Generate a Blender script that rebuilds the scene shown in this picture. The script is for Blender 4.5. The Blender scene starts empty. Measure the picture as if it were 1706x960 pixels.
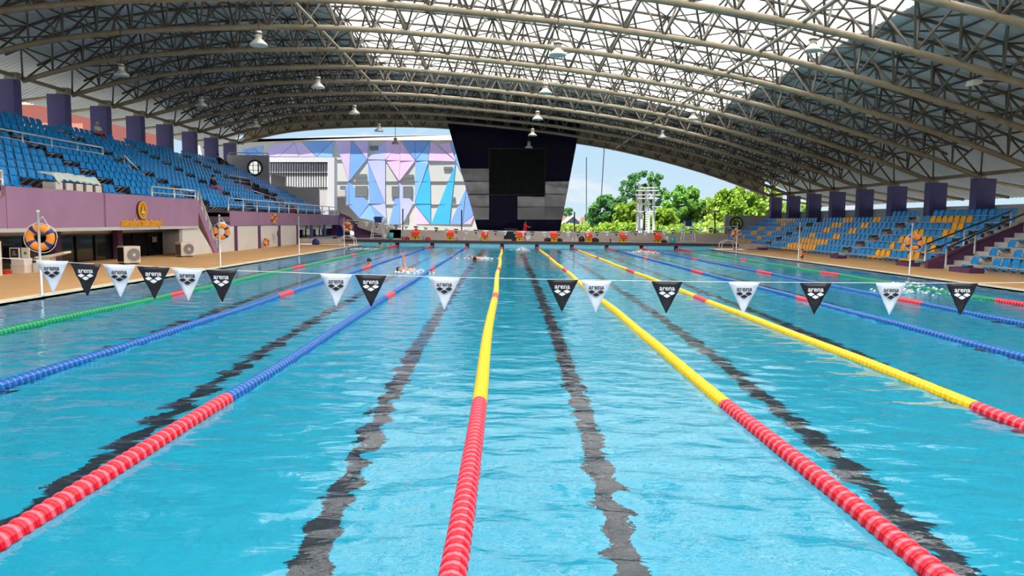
import bpy, bmesh, math, random
from mathutils import Vector, Matrix, Quaternion
random.seed(7)
S = bpy.context.scene
COL = S.collection
# ------------------------------------------------------------------ camera
F = 1206.0; CX = 0.26; CZ = 1.81
_y = Vector((-10/F, 110/F, -1)).normalized()
_x = Vector((1, -0.0124, 0)); _x = (_x - _x.dot(_y)*_y).normalized()
_z = _x.cross(_y)
M3 = Matrix((_x, _y, _z))            # rows = world axes seen by the camera
CAMPOS = Vector((CX, 0, CZ))
cd = bpy.data.cameras.new('camera'); cam = bpy.data.objects.new('camera', cd); COL.objects.link(cam)
cd.sensor_width = 36; cd.lens = F/1706*36; cd.clip_end = 600; cd.clip_start = 0.05
cam.matrix_world = Matrix.Translation(CAMPOS) @ M3.to_4x4()
S.camera = cam
def ray(px, py): return M3 @ Vector(((px-853)/F, (480-py)/F, -1))
def at_y(px, py, D): r = ray(px, py); return CAMPOS + r*(D/r.y)
def at_x(px, py, X): r = ray(px, py); return CAMPOS + r*((X-CX)/r.x)
def at_z(px, py, z): r = ray(px, py); return CAMPOS + r*((z-CZ)/r.z)
# ------------------------------------------------------------------ world, sun, exposure
S.view_settings.view_transform = 'Standard'; S.view_settings.look = 'None'
S.view_settings.gamma = 1; S.view_settings.use_curve_mapping = False
S.view_settings.exposure = 0.0
W = bpy.data.worlds.new('sky'); S.world = W; W.use_nodes = True
nt = W.node_tree; nt.nodes.clear()
def N(nt, t, **k):
    n = nt.nodes.new(t)
    for a, b in k.items():
        if a in n.inputs: n.inputs[a].default_value = b
        else: setattr(n, a, b)
    return n
_tc = N(nt, 'ShaderNodeTexCoord'); _sep = N(nt, 'ShaderNodeSeparateXYZ')
nt.links.new(_tc.outputs['Generated'], _sep.inputs[0])
_rp = N(nt, 'ShaderNodeValToRGB'); nt.links.new(_sep.outputs[2], _rp.inputs[0])
_rp.color_ramp.elements[0].position = 0.0; _rp.color_ramp.elements[0].color = (0.66, 0.84, 0.95, 1)
_rp.color_ramp.elements[1].position = 0.5; _rp.color_ramp.elements[1].color = (0.20, 0.42, 0.80, 1)
_e = _rp.color_ramp.elements.new(0.16); _e.color = (0.46, 0.72, 0.95, 1)
_mp = N(nt, 'ShaderNodeMapping'); _mp.inputs['Scale'].default_value = (1, 1, 3.2)
nt.links.new(_tc.outputs['Generated'], _mp.inputs[0])
_nz = N(nt, 'ShaderNodeTexNoise', Scale=5.0, Detail=6.0, Roughness=0.6); nt.links.new(_mp.outputs[0], _nz.inputs[0])
_cr = N(nt, 'ShaderNodeValToRGB'); nt.links.new(_nz.outputs[0], _cr.inputs[0])
_cr.color_ramp.elements[0].position = 0.54; _cr.color_ramp.elements[1].position = 0.68
_mx = N(nt, 'ShaderNodeMixRGB'); _mx.inputs[2].default_value = (0.95, 0.96, 0.98, 1)
nt.links.new(_cr.outputs[0], _mx.inputs[0]); nt.links.new(_rp.outputs[0], _mx.inputs[1])
_bg = N(nt, 'ShaderNodeBackground', Strength=1.0); nt.links.new(_mx.outputs[0], _bg.inputs[0])
_wo = N(nt, 'ShaderNodeOutputWorld'); nt.links.new(_bg.outputs[0], _wo.inputs[0])
sd = bpy.data.lights.new('sun', 'SUN'); sd.energy = 15.0; sd.angle = 0.01; sd.color = (1.0, 0.96, 0.9)
sun = bpy.data.objects.new('sun', sd); COL.objects.link(sun)
sun.rotation_euler = Vector((0.2, 0.22, -1)).to_track_quat('-Z', 'Y').to_euler()

# ------------------------------------------------------------------ materials
MATS = {}
def mat(name, col, rough=0.6, metal=0.0, var=0.12, scale=3.0, bump=0.0, bscale=20.0, **kw):
    if name in MATS: return MATS[name]
    m = bpy.data.materials.new(name); m.use_nodes = True; t = m.node_tree
    b = t.nodes['Principled BSDF']; b.inputs['Roughness'].default_value = rough; b.inputs['Metallic'].default_value = metal
    for k, v in kw.items(): b.inputs[k.replace('_', ' ')].default_value = v
    c = tuple(col)+(1,)
    tc = N(t, 'ShaderNodeTexCoord')
    if var > 0:
        n = N(t, 'ShaderNodeTexNoise', Scale=scale, Detail=4.0); t.links.new(tc.outputs['Object'], n.inputs[0])
        r = N(t, 'ShaderNodeMapRange'); r.inputs[1].default_value = .3; r.inputs[2].default_value = .7
        r.inputs[3].default_value = 1-var; r.inputs[4].default_value = 1+var; t.links.new(n.outputs[0], r.inputs[0])
        h = N(t, 'ShaderNodeMixRGB', blend_type='MULTIPLY'); h.inputs[0].default_value = 1; h.inputs[1].default_value = c
        t.links.new(r.outputs[0], h.inputs[2]); t.links.new(h.outputs[0], b.inputs['Base Color'])
    else: b.inputs['Base Color'].default_value = c
    if bump > 0:
        n2 = N(t, 'ShaderNodeTexNoise', Scale=bscale, Detail=3.0); t.links.new(tc.outputs['Object'], n2.inputs[0])
        bp = N(t, 'ShaderNodeBump', Strength=bump, Distance=0.02); t.links.new(n2.outputs[0], bp.inputs['Height'])
        t.links.new(bp.outputs[0], b.inputs['Normal'])
    MATS[name] = m; return m
def srgb(r, g, b):
    return tuple(((c/255)/12.92 if c/255 <= .04045 else ((c/255+.055)/1.055)**2.4) for c in (r, g, b))
M = dict(
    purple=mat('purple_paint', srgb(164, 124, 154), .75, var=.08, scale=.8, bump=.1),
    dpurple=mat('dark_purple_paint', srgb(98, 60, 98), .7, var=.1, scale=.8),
    column=mat('violet_column_paint', srgb(88, 84, 134), .7, var=.08, scale=1),
    concrete=mat('grey_concrete', srgb(196, 182, 172), .85, var=.1, scale=1.2, bump=.15),
    lconcrete=mat('pale_concrete', srgb(198, 194, 190), .85, var=.07, scale=.9),
    beige=mat('beige_concrete', srgb(205, 182, 145), .85, var=.1, scale=2),
    deck=mat('tan_deck_paint', srgb(214, 164, 108), .8, var=.07, scale=.6, bump=.15),
    fdeck=mat('pale_deck', srgb(205, 190, 180), .8, var=.06, scale=1),
    coping=mat('dark_brown_coping', srgb(74, 58, 60), .6, var=.1),
    edge=mat('cream_pool_edge', srgb(235, 225, 200), .6, var=.05),
    white=mat('white_plaster', srgb(225, 220, 212), .8, var=.05, scale=.7),
    steel=mat('galvanised_pipe', srgb(168, 160, 142), .45, .25, var=.12, scale=6),
    chord=mat('truss_chord_paint', srgb(150, 136, 112), .5, .1, var=.16, scale=3),
    web=mat('truss_web_paint', srgb(90, 83, 72), .55, .1, var=.1, scale=2),
    stainless=mat('stainless_rail', (.8, .8, .8), .3, .35, var=.05),
    sheet=mat('roof_sheet', srgb(196, 208, 214), .5, .1, var=.08, scale=.5),
    gable=mat('gable_sheet', srgb(186, 172, 146), .6, .1, var=.08),
    seatb=mat('blue_seat_plastic', srgb(0, 142, 216), .3, var=.04, scale=5),
    seaty=mat('yellow_seat_plastic', srgb(255, 176, 10), .3, var=.04, scale=5),
    bracket=mat('dark_seat_bracket', srgb(70, 68, 66), .5, .5, var=.05),
    bracketw=mat('white_seat_bracket', srgb(225, 222, 215), .5, .1, var=.05),
    orange=mat('orange_ring', srgb(255, 150, 50), .5, var=.05),
    navy=mat('navy_band', srgb(28, 48, 120), .5, var=.05),
    rope=mat('white_cord', srgb(235, 235, 230), .7, var=.05),
    flagw=mat('white_flag_cloth', srgb(222, 232, 244), .7, var=.05, scale=9, bump=.3, bscale=6),
    flagb=mat('black_flag_cloth', srgb(28, 32, 40), .4, var=.25, scale=8, bump=.5, bscale=8),
    inkb=mat('black_print', srgb(26, 28, 34), .6, var=0),
    inkw=mat('white_print', srgb(240, 243, 246), .6, var=0),
    black=mat('black_frame', srgb(16, 16, 18), .35, var=.05),
    glass=mat('dark_glass', (.012, .016, .018), .06, var=.05, scale=.8),
    gold=mat('gold_letters', srgb(250, 182, 40), .35, .15, var=.06),
    brown=mat('brown_enamel', srgb(70, 30, 22), .4, var=.05),
    cream=mat('cream_plastic', srgb(226, 214, 198), .5, var=.06),
    tarp=mat('pale_tarp', srgb(214, 222, 210), .7, var=.08, scale=4, bump=.4, bscale=5),
    redp=mat('red_plastic', srgb(245, 66, 28), .4, var=.04),
    yelp=mat('yellow_plastic', srgb(235, 180, 30), .4, var=.04),
    teal=mat('teal_plastic', srgb(70, 180, 190), .4, var=.04),
    skin=mat('skin', srgb(206, 142, 112), .6, var=.04),
    skind=mat('tanned_skin', srgb(150, 92, 68), .6, var=.04),
    hair=mat('black_hair', srgb(22, 18, 18), .6, var=.05),
    redc=mat('red_clothes', srgb(205, 30, 28), .7, var=.06),
    pinkc=mat('pink_clothes', srgb(214, 120, 160), .7, var=.06),
    whitec=mat('white_clothes', srgb(226, 218, 222), .7, var=.06),
    darkc=mat('dark_clothes', srgb(30, 28, 40), .7, var=.06),
    greenc=mat('green_clothes', srgb(92, 112, 60), .7, var=.06),
    bluec=mat('blue_clothes', srgb(30, 60, 150), .7, var=.06),
    foam=mat('white_foam', (.85, .92, .95), .3, var=.05),
    tarpblue=mat('blue_tarp', srgb(24, 46, 130), .6, var=.1),
    tower=mat('navy_gloss_cladding', (.008, .006, .026), .12, var=.1, scale=.6, Specular_IOR_Level=.15),
    tower_bright=mat('bright_reflection_cladding', (.008, .006, .026), .1, var=.1, scale=.6, Specular_IOR_Level=.9),  # same cladding, reflectivity raised to put skylight reflections on chosen panels
    screen=mat('led_screen', (.004, .006, .005), .6, var=.1, scale=2, Specular_IOR_Level=.12),
)
# ------------------------------------------------------------------ mesh helpers
def obj(name, verts, faces, m, parent=None, smooth=False, mi=None):
    me = bpy.data.meshes.new(name); me.from_pydata([tuple(v) for v in verts], [], faces)
    for x in (m if isinstance(m, (list, tuple)) else [m]): me.materials.append(x)
    if mi: me.polygons.foreach_set('material_index', mi)
    if smooth: me.polygons.foreach_set('use_smooth', [True]*len(me.polygons))
    me.update(); o = bpy.data.objects.new(name, me); COL.objects.link(o)
    if parent: o.parent = parent
    return o
class MB:
    def __init__(s): s.v = []; s.f = []; s.mi = []; s.cur = 0
    def add(s, vs, fs):
        b = len(s.v); s.v += [tuple(v) for v in vs]; s.f += [tuple(i+b for i in f) for f in fs]; s.mi += [s.cur]*len(fs); return s
    def box(s, a, b):
        x0, x1 = sorted((a[0], b[0])); y0, y1 = sorted((a[1], b[1])); z0, z1 = sorted((a[2], b[2]))
        return s.add([(x0,y0,z0),(x1,y0,z0),(x1,y1,z0),(x0,y1,z0),(x0,y0,z1),(x1,y0,z1),(x1,y1,z1),(x0,y1,z1)],
                     [(0,3,2,1),(4,5,6,7),(0,1,5,4),(1,2,6,5),(2,3,7,6),(3,0,4,7)])
    def cbox(s, c, d): return s.box([c[i]-d[i]/2 for i in range(3)], [c[i]+d[i]/2 for i in range(3)])
    def prism(s, poly, axis, a, b):
        """poly: 2D points in the two other axes (in order); extruded along axis from a to b"""
        def mk(p, t):
            if axis == 0: return (t, p[0], p[1])
            if axis == 1: return (p[0], t, p[1])
            return (p[0], p[1], t)
        n = len(poly); vs = [mk(p, a) for p in poly]+[mk(p, b) for p in poly]
        fs = [tuple(range(n))[::-1], tuple(range(n, 2*n))]+[(i, (i+1) % n, n+(i+1) % n, n+i) for i in range(n)]
        return s.add(vs, fs)
    def tube(s, pts, r, n=8, cap=True):
        pts = [Vector(p) for p in pts]; rs = r if isinstance(r, (list, tuple)) else [r]*len(pts)
        rings = []; up = None
        for i, p in enumerate(pts):
            d = (pts[min(i+1, len(pts)-1)]-pts[max(i-1, 0)]).normalized()
            if up is None: up = Vector((0, 0, 1)) if abs(d.z) < .9 else Vector((1, 0, 0))
            a = d.cross(up).normalized(); b = a.cross(d).normalized(); up = b
            rings.append([p+(a*math.cos(t)+b*math.sin(t))*rs[i] for t in [2*math.pi*k/n for k in range(n)]])
        vs = [v for g in rings for v in g]; fs = []
        for i in range(len(pts)-1):
            for k in range(n): fs.append((i*n+k, i*n+(k+1) % n, (i+1)*n+(k+1) % n, (i+1)*n+k))
        if cap: fs += [tuple(range(n)), tuple(range((len(pts)-1)*n, len(pts)*n))[::-1]]
        return s.add(vs, fs)
    def lathe(s, prof, n=16, c=(0, 0, 0), axis=2):
        vs = []; fs = []
        for r, z in prof:
            for k in range(n):
                t = 2*math.pi*k/n; q = (r*math.cos(t), r*math.sin(t), z)
                if axis == 1: q = (q[0], q[2], q[1])
                if axis == 0: q = (q[2], q[0], q[1])
                vs.append((q[0]+c[0], q[1]+c[1], q[2]+c[2]))
        for i in range(len(prof)-1):
            for k in range(n): fs.append((i*n+k, i*n+(k+1) % n, (i+1)*n+(k+1) % n, (i+1)*n+k))
        return s.add(vs, fs)
    def build(s, name, m, parent=None, smooth=False):
        return obj(name, s.v, s.f, m, parent, smooth, s.mi if isinstance(m, (list, tuple)) else None)
def tag(o, label=None, cat=None, group=None, kind=None):
    if label: o['label'] = label
    if cat: o['category'] = cat
    if group: o['group'] = group
    if kind: o['kind'] = kind
    return o
def empty(name, loc=(0, 0, 0), rz=0):
    o = bpy.data.objects.new(name, None); o.location = loc; o.rotation_euler = (0, 0, rz); o.empty_display_size = .2
    COL.objects.link(o); return o
def inst(name, me, parent=None, loc=None, mw=None):
    o = bpy.data.objects.new(name, me); COL.objects.link(o)
    if parent: o.parent = parent
    if loc is not None: o.location = loc
    if mw is not None: o.matrix_basis = mw
    return o
def kids(o): return [c for c in bpy.data.objects if c.parent == o]
def copy_tree(o, parent=None):
    c = o.copy(); COL.objects.link(c)
    if parent: c.parent = parent
    for ch in list(o.children): copy_tree(ch, c)
    return c
ORD = 'first second third fourth fifth sixth seventh eighth ninth tenth eleventh twelfth thirteenth fourteenth fifteenth sixteenth seventeenth eighteenth nineteenth twentieth twenty-first twenty-second twenty-third twenty-fourth'.split()
def V(X, D, h): return Vector((CX+X, D, CZ+h))     # lateral offset, depth, height, all from the camera
def lerp(tab, x):
    if x <= tab[0][0]: (a, b), (c, d) = tab[0], tab[1]
    elif x >= tab[-1][0]: (a, b), (c, d) = tab[-2], tab[-1]
    else:
        for i in range(len(tab)-1):
            if tab[i][0] <= x <= tab[i+1][0]: (a, b), (c, d) = tab[i], tab[i+1]; break
    return b+(d-b)*(x-a)/(c-a)
def smoothtab(tab, n=80, it=30):
    x0, x1 = tab[0][0], tab[-1][0]
    xs = [x0+(x1-x0)*i/n for i in range(n+1)]; ys = [lerp(tab, x) for x in xs]
    for _ in range(it): ys = [ys[0]]+[(ys[i-1]+2*ys[i]+ys[i+1])/4 for i in range(1, n)]+[ys[-1]]
    return list(zip(xs, ys))
# ================================================================== SETTING: pool, decks, water
PX0, PX1, PY0, PY1, PD = -10.0, 15.0, 2.0, 52.0, 2.0
def pool_mat():
    m = bpy.data.materials.new('pool_tile'); m.use_nodes = True; t = m.node_tree; b = t.nodes['Principled BSDF']
    tc = N(t, 'ShaderNodeTexCoord'); br = N(t, 'ShaderNodeTexBrick'); t.links.new(tc.outputs['Object'], br.inputs[0])
    br.offset = 0; br.inputs['Scale'].default_value = 1
    br.inputs['Color1'].default_value = (.0, .49, .70, 1); br.inputs['Color2'].default_value = (.0, .465, .675, 1)
    br.inputs['Mortar'].default_value = (.0, .42, .63, 1); br.inputs['Mortar Size'].default_value = .01
    br.inputs['Brick Width'].default_value = .25; br.inputs['Row Height'].default_value = .25
    t.links.new(br.outputs[0], b.inputs['Base Color']); b.inputs['Roughness'].default_value = .5
    return m
M['pool'] = pool_mat()
M['line'] = mat('black_lane_tile', (.012, .02, .035), .5, var=.1)
M['tile'] = mat('pale_blue_wall_tile', srgb(130, 205, 225), .4, var=.08, scale=4)
b = MB(); b.box((PX0-.3, PY0-.3, -PD-.2), (PX1+.3, PY1+.3, -PD)); floor = b.build('floor', M['pool']); tag(floor, kind='structure')
lanes = []
for i in range(10):
    x = PX0+1.25+2.5*i
    b = MB(); b.box((x-.125, PY0+2, -PD-.005), (x+.125, PY1-2, -PD+.004)); b.box((x-.5, PY1-2.25, -PD-.005), (x+.5, PY1-2, -PD+.004)); b.box((x-.5, PY0+2, -PD-.005), (x+.5, PY0+2.25, -PD+.004))
    b.build('lane_line', M['line'], floor)
for nm, a, c in (('wall_left', (PX0-.3, PY0-.3, -PD), (PX0, PY1+.3, 0.03)), ('wall_right', (PX1, PY0-.3, -PD), (PX1+.3, PY1+.3, 0.03)),
                 ('wall_near', (PX0, PY0-.3, -PD), (PX1, PY0, 0.03)), ('wall_far', (PX0, PY1, -PD), (PX1, PY1+.3, -0.02))):
    tag(MB().box(a, c).build(nm, M['pool']), kind='structure')
tw = MB().box((PX0-.3, PY1, -.02), (PX1+.3, PY1+.28, .26)).build('trim_1', M['tile']); tag(tw, kind='structure')
for i in range(9):   # dark anchor recesses where the ropes meet the far wall
    x = -7.5+2.5*i; MB().box((x-.13, PY1-.03, -.02), (x+.13, PY1+.02, .24)).build('rope_anchor_tile', M['black'], tw)
# water
def water_mat():
    m = bpy.data.materials.new('pool_water'); m.use_nodes = True; t = m.node_tree; b = t.nodes['Principled BSDF']
    b.inputs['Base Color'].default_value = (.93, .99, 1, 1); b.inputs['Roughness'].default_value = .0
    b.inputs['IOR'].default_value = 1.333; b.inputs['Specular IOR Level'].default_value = .17; b.inputs['Transmission Weight'].default_value = 1
    tc = N(t, 'ShaderNodeTexCoord')
    def nz(sc, scale, det, dist=0.0):
        mp = N(t, 'ShaderNodeMapping'); mp.inputs['Scale'].default_value = sc; t.links.new(tc.outputs['Object'], mp.inputs[0])
        n = N(t, 'ShaderNodeTexNoise', Scale=scale, Detail=det, Distortion=dist); t.links.new(mp.outputs[0], n.inputs[0]); return n.outputs[0]
    b1 = N(t, 'ShaderNodeBump', Strength=1.0, Distance=WAVE[0]); t.links.new(nz((.6, 1, 1), 1.3, 2.0, .4), b1.inputs['Height'])
    b2 = N(t, 'ShaderNodeBump', Strength=1.0, Distance=WAVE[1]); t.links.new(nz((.42, 1, 1), 6.0, 3.0, .6), b2.inputs['Height']); t.links.new(b1.outputs[0], b2.inputs['Normal'])
    b3 = N(t, 'ShaderNodeBump', Strength=1.0, Distance=.0012); t.links.new(nz((.5, 1, 1), 19.0, 2.0, .5), b3.inputs['Height']); t.links.new(b2.outputs[0], b3.inputs['Normal'])
    t.links.new(b3.outputs[0], b.inputs['Normal']); return m
WAVE = (.010, .011); WAVE_N = 90; WAVE_SLOPE = .062
M['water'] = water_mat()
import numpy as np
rng = np.random.default_rng(3)
xs = np.linspace(PX0, PX1, 501); ys = [PY0]
while ys[-1] < PY1: ys.append(ys[-1]+.028+.052*(ys[-1]-PY0)/50)
ys = np.array(ys)*(PY1-PY0)/(ys[-1]-PY0); ys = ys-ys[0]+PY0
GX, GY = np.meshgrid(xs, ys); GZ = np.zeros_like(GX)
amp_mod = .75+.35*np.sin(GX*.45+.8)*np.sin(GY*.31+1.1)+.2*np.sin(GX*.9+GY*.5)
for i in range(WAVE_N):
    lam = .17*(4.6**rng.random()); th = rng.normal(math.pi/2, .55); kk = 2*math.pi/lam
    s_ = WAVE_SLOPE*math.sqrt(2/WAVE_N); ph = rng.random()*6.283
    fade = np.clip((45-GY)/20, .12, 1) if lam < .36 else 1.0
    GZ += fade*s_/kk*np.sin(kk*(GX*math.cos(th)+GY*math.sin(th))+ph+.8*np.sin(.7*GX+.5*i)+.6*np.sin(.6*GY+i))
GZ *= amp_mod
GZ *= np.clip((PY1-GY)/.3, 0, 1)*np.clip((GX-PX0)/.2, 0, 1)*np.clip((PX1-GX)/.2, 0, 1)
ny_, nx_ = GX.shape
me = bpy.data.meshes.new('pool_water'); me.vertices.add(nx_*ny_)
me.vertices.foreach_set('co', np.stack([GX, GY, GZ], -1).astype(np.float32).ravel())
ii = (np.arange(ny_-1)[:, None]*nx_+np.arange(nx_-1)[None, :]).ravel()
quads = np.stack([ii, ii+1, ii+nx_+1, ii+nx_], -1).astype(np.int32); nq = len(quads)
me.loops.add(nq*4); me.polygons.add(nq); me.loops.foreach_set('vertex_index', quads.ravel())
me.polygons.foreach_set('loop_start', np.arange(nq, dtype=np.int32)*4); me.polygons.foreach_set('loop_total', np.full(nq, 4, dtype=np.int32))
me.polygons.foreach_set('use_smooth', np.ones(nq, dtype=bool)); me.update(calc_edges=True); me.materials.append(M['water'])
wt = bpy.data.objects.new('pool_water', me); COL.objects.link(wt)
tag(wt, 'clear rippled turquoise water filling the lane pool', 'water', kind='stuff')
# decks
LD = -16.9+CX
d1 = MB().box((LD, -14, -.25), (PX0-.32, PY1, .04)).build('deck_left', M['deck']); tag(d1, kind='structure')
tag(MB().box((PX0-.32, -14, -.25), (PX0-.0, PY1, .055)).build('trim_2', M['edge']), kind='structure')
d2 = MB().box((PX1+.32, -14, -.25), (19.5+CX, PY1, .04)).build('deck_right', M['deck']); tag(d2, kind='structure')
tag(MB().box((PX1, -14, -.25), (PX1+.32, PY1, .055)).build('trim_3', M['edge']), kind='structure')
tag(MB().box((PX0, -14, -.25), (PX1, PY0, .05)).build('deck_near', M['fdeck']), kind='structure')
b = MB(); b.box((-17.2, PY1+.05, .08), (19.5+CX, 66.5, .43)); d4 = b.build('deck_far', M['fdeck']); tag(d4, kind='structure')
c4 = MB().box((-11.5, PY1-.05, .26), (17.0, PY1+.5, .445)).build('trim_4', M['coping']); tag(c4, kind='structure')
tag(MB().box((-160, -40, -2.6), (160, 300, -2.3)).build('ground', mat('paved_ground', srgb(128, 122, 112), .9, var=.2, scale=.3)), kind='structure')
# ================================================================== ROOF
CH = smoothtab([(-23.4, 6.5), (-21.5, 7.1), (-19.5, 7.56), (-17, 7.85), (-14.1, 8.06), (-10, 8.2), (-6.3, 8.18), (-1.3, 7.8), (3.6, 7.33), (9.4, 6.5), (14.2, 5.4), (17.1, 4.6), (20, 3.75), (23.4, 2.5)], it=12)
SK = smoothtab([(-26.4, 6.2), (-23.4, 7.75), (-19.5, 9.25), (-17, 9.7), (-14.1, 9.95), (-10, 10.1), (-6.3, 10.05), (-1.3, 9.65), (3.6, 9.15), (9.4, 8.25), (14.2, 7.15), (17.1, 6.35), (20, 5.45), (23.4, 4.1), (28.5, 1.7)], it=20)
ch = lambda X: lerp(CH, X); sk = lambda X: lerp(SK, X)
def tint(name, a, c):   # translucent skylight sheet
    m = bpy.data.materials.new(name); m.use_nodes = True; t = m.node_tree; t.nodes.clear()
    tr = N(t, 'ShaderNodeBsdfTranslucent'); tr.inputs[0].default_value = c
    df = N(t, 'ShaderNodeBsdfDiffuse'); df.inputs[0].default_value = (.5, .5, .48, 1)
    mx = N(t, 'ShaderNodeMixShader'); mx.inputs[0].default_value = a
    o = N(t, 'ShaderNodeOutputMaterial'); t.links.new(tr.outputs[0], mx.inputs[2]); t.links.new(df.outputs[0], mx.inputs[1]); t.links.new(mx.outputs[0], o.inputs[0]); return m
M['skylight'] = tint('skylight_sheet', .9, (1, .985, .95, 1))
ceiling = empty('ceiling'); tag(ceiling, kind='structure')
def sheet(name, X0, X1, D0, D1, m, pitch=.32, nx=40):
    vs = []; fs = []; prof = []
    n = int((D1-D0)/pitch)
    for i in range(n):
        y = D0+i*pitch; prof += [(y, 0), (y+pitch*.55, 0), (y+pitch*.68, .05), (y+pitch*.87, .05)]
    prof.append((D1, 0))
    for i in range(nx+1):
        X = X0+(X1-X0)*i/nx
        for y, dz in prof: vs.append(V(X, y, sk(X)+dz))
    k = len(prof)
    for i in range(nx):
        for j in range(k-1): fs.append((i*k+j, i*k+j+1, (i+1)*k+j+1, (i+1)*k+j))
    return obj(name, vs, fs, m, ceiling)
SKX0, SKX1, SKD = -8.4, 13.4, 50.0
sheet('roof_sheet', -26.4, SKX0, -14, 66.2, M['sheet'])
sheet('roof_sheet', SKX1, 28.5, -14, 66.2, M['sheet'])
sheet('roof_sheet', SKX0, SKX1, SKD, 66.2, M['sheet'])
sheet('skylight_sheet', SKX0, SKX1, -14, SKD, M['skylight'])  # runs on unseen behind the camera, lengthened to make up lost light
# gable sheet at the far end, from the bottom chord up to the skin
vs = []; fs = []; GD = 66.0; Xs = [-23.6+.235*i for i in range(201)]
for i, X in enumerate(Xs):
    y = GD+(.05 if (i//2) % 2 else 0)
    vs += [V(X, y, ch(X)*GD/64+.05), V(X, y, sk(X)+.02)]
for i in range(len(Xs)-1): fs.append((2*i, 2*i+2, 2*i+3, 2*i+1))
obj('gable_sheet', vs, fs, M['gable'], ceiling)
# nodes along the arch
NB = 32
node = [-23.4+46.8*i/NB for i in range(NB+1)]
mid = [(node[i]+node[i+1])/2 for i in range(NB)]
cyl = MB().tube([(0, 0, 0), (0, 0, 1)], 1, 6, cap=False); cylm = cyl.build('tmp', M['web']); CYL = cylm.data; bpy.data.objects.remove(cylm)
for p in CYL.polygons: p.use_smooth = True
CYLC = CYL.copy(); CYLC.materials[0] = M['chord']
CYLS = CYL.copy(); CYLS.materials[0] = M['stainless']
def strut(name, a, c, r, parent, me=None):
    d = c-a; L = d.length
    mw = Matrix.Translation(a) @ d.to_track_quat('Z', 'Y').to_matrix().to_4x4() @ Matrix.Diagonal((r, r, L, 1))
    return inst(name, me or CYL, parent, mw=mw)
node_ok = True
def topc(X): return sk(X)-.16
for i in range(0, NB, 1):   # purlins on top of the trusses, running away from the camera
    X = mid[i]; strut('purlin', V(X, -13.5, topc(X)+.07), V(X, 65.8, topc(X)+.07), .045, ceiling)
for X in (-8.2, 9.5): strut('tie_pipe', V(X, 6, ch(X)+.1), V(X, 65.5, ch(X)+.1), .075, ceiling, CYLC)
TD = [63.9-4*i for i in range(14)]
for n, D in enumerate(TD):
    wz = 'nearest the camera' if n == 13 else ('last one at the far gable' if n == 0 else ORD[n]+' one in from the far gable')
    t = empty('roof_truss', V(0, D, 0)); tag(t, 'arched brown-grey steel pipe truss under the roof, '+wz, 'truss', 'arched roof trusses'); o0 = V(0, D, 0)
    mb = MB(); mb.tube([V(x, D, ch(x))-o0 for x in [-23.4+46.8*i/64 for i in range(65)]], .12, 10); mb.build('bottom_chord', M['chord'], t, True)
    for s in (-1, 1):
        mb = MB(); mb.tube([V(x, D+1.15*s, topc(x))-o0 for x in [-23.4+46.8*i/48 for i in range(49)]], .06, 6); mb.build('top_chord', M['web'], t, True)
    for i in range(NB):
        for s in (-1, 1):
            top = V(mid[i], D+1.15*s, topc(mid[i]))-o0
            for j in (i, i+1): strut('web_strut', V(node[j], D, ch(node[j]))-o0, top, .047, t)
        if i < NB-1:
            strut('top_brace', V(mid[i+(n+i) % 2], D+1.15, topc(mid[i+(n+i) % 2]))-o0, V(mid[i+(n+i+1) % 2], D+2.85, topc(mid[i+(n+i+1) % 2]))-o0, .035, t)
            strut('top_brace', V(mid[i+(n+i) % 2], D-1.15, topc(mid[i+(n+i) % 2]))-o0, V(mid[i+(n+i+1) % 2], D+1.15, topc(mid[i+(n+i+1) % 2]))-o0, .035, t)
# ================================================================== COLUMNS
colD = [35.2+4*i for i in range(8)]
for side in (-1, 1):
    for i, D in enumerate(colD):
        D = D+(0 if side < 0 else .9)
        base = CZ-1.2; X = side*23.4; hh = ch(X)-.05
        pos = 'nearest' if i == 0 else ('farthest' if i == 7 else ORD[i]+' nearest')
        c = MB().box((X-.0 if side > 0 else X-.95, D, -1.6), (X+.95 if side > 0 else X, D+.55, hh))
        c.v = [(v[0], v[1], v[2]) for v in c.v]
        root = empty('roof_column', (CX, 0, CZ)); tag(root, 'violet painted roof column behind the '+('left' if side < 0 else 'right')+' stand, the '+pos+' one', 'column', 'violet columns of the '+('left' if side < 0 else 'right')+' stand')
        c.build('shaft', M['column'], root)
        MB().box((X-side*.1, D+.1, hh), (X+side*.5, D+.45, hh+.35)).build('bearing_plate', M['steel'], root)
    mb = MB(); mb.tube([V(side*23.5, 20, ch(side*23.4)+.15), V(side*23.5, 65.5, ch(side*23.4)+.15)], .1, 8)
    tag(mb.build('eaves_beam', M['chord'], None, True), 'long steel eaves pipe along the tops of the '+('left' if side < 0 else 'right')+' columns', 'beam')
    for i, D in enumerate(colD):
        X = side*23.4; D = D+(0 if side < 0 else .9)
        X2 = X+side*.97; a = V(X2, D+.3, ch(X)-.2); e = V(side*(28 if side > 0 else 26.2), D+.3, sk(side*(28 if side > 0 else 26.2))-.22); mb = MB(); mb.tube([a, e], .09, 6)
        pos = 'nearest' if i == 0 else ('farthest' if i == 7 else ORD[i]+' nearest')
        tag(mb.build('overhang_arm', M['chord'], None, True), 'steel arm holding the overhang outside the '+('left' if side < 0 else 'right')+' columns, '+pos+' of its row', 'beam', 'overhang arms')

# unseen end wall behind the camera, added dark so the tower reflects dark
vs = []; fs = []
for i in range(41):
    X = -26.4+54.9*i/40
    for y in (-14.0, -14.3): vs += [V(X, y, -1.8), V(X, y, sk(X))]
for i in range(40):
    a = i*4; fs += [(a, a+1, a+5, a+4), (a+2, a+6, a+7, a+3)]
tag(obj('wall_back', vs, fs, mat('unseen_wall_dark', srgb(72, 66, 78), .8)), kind='structure')
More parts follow.
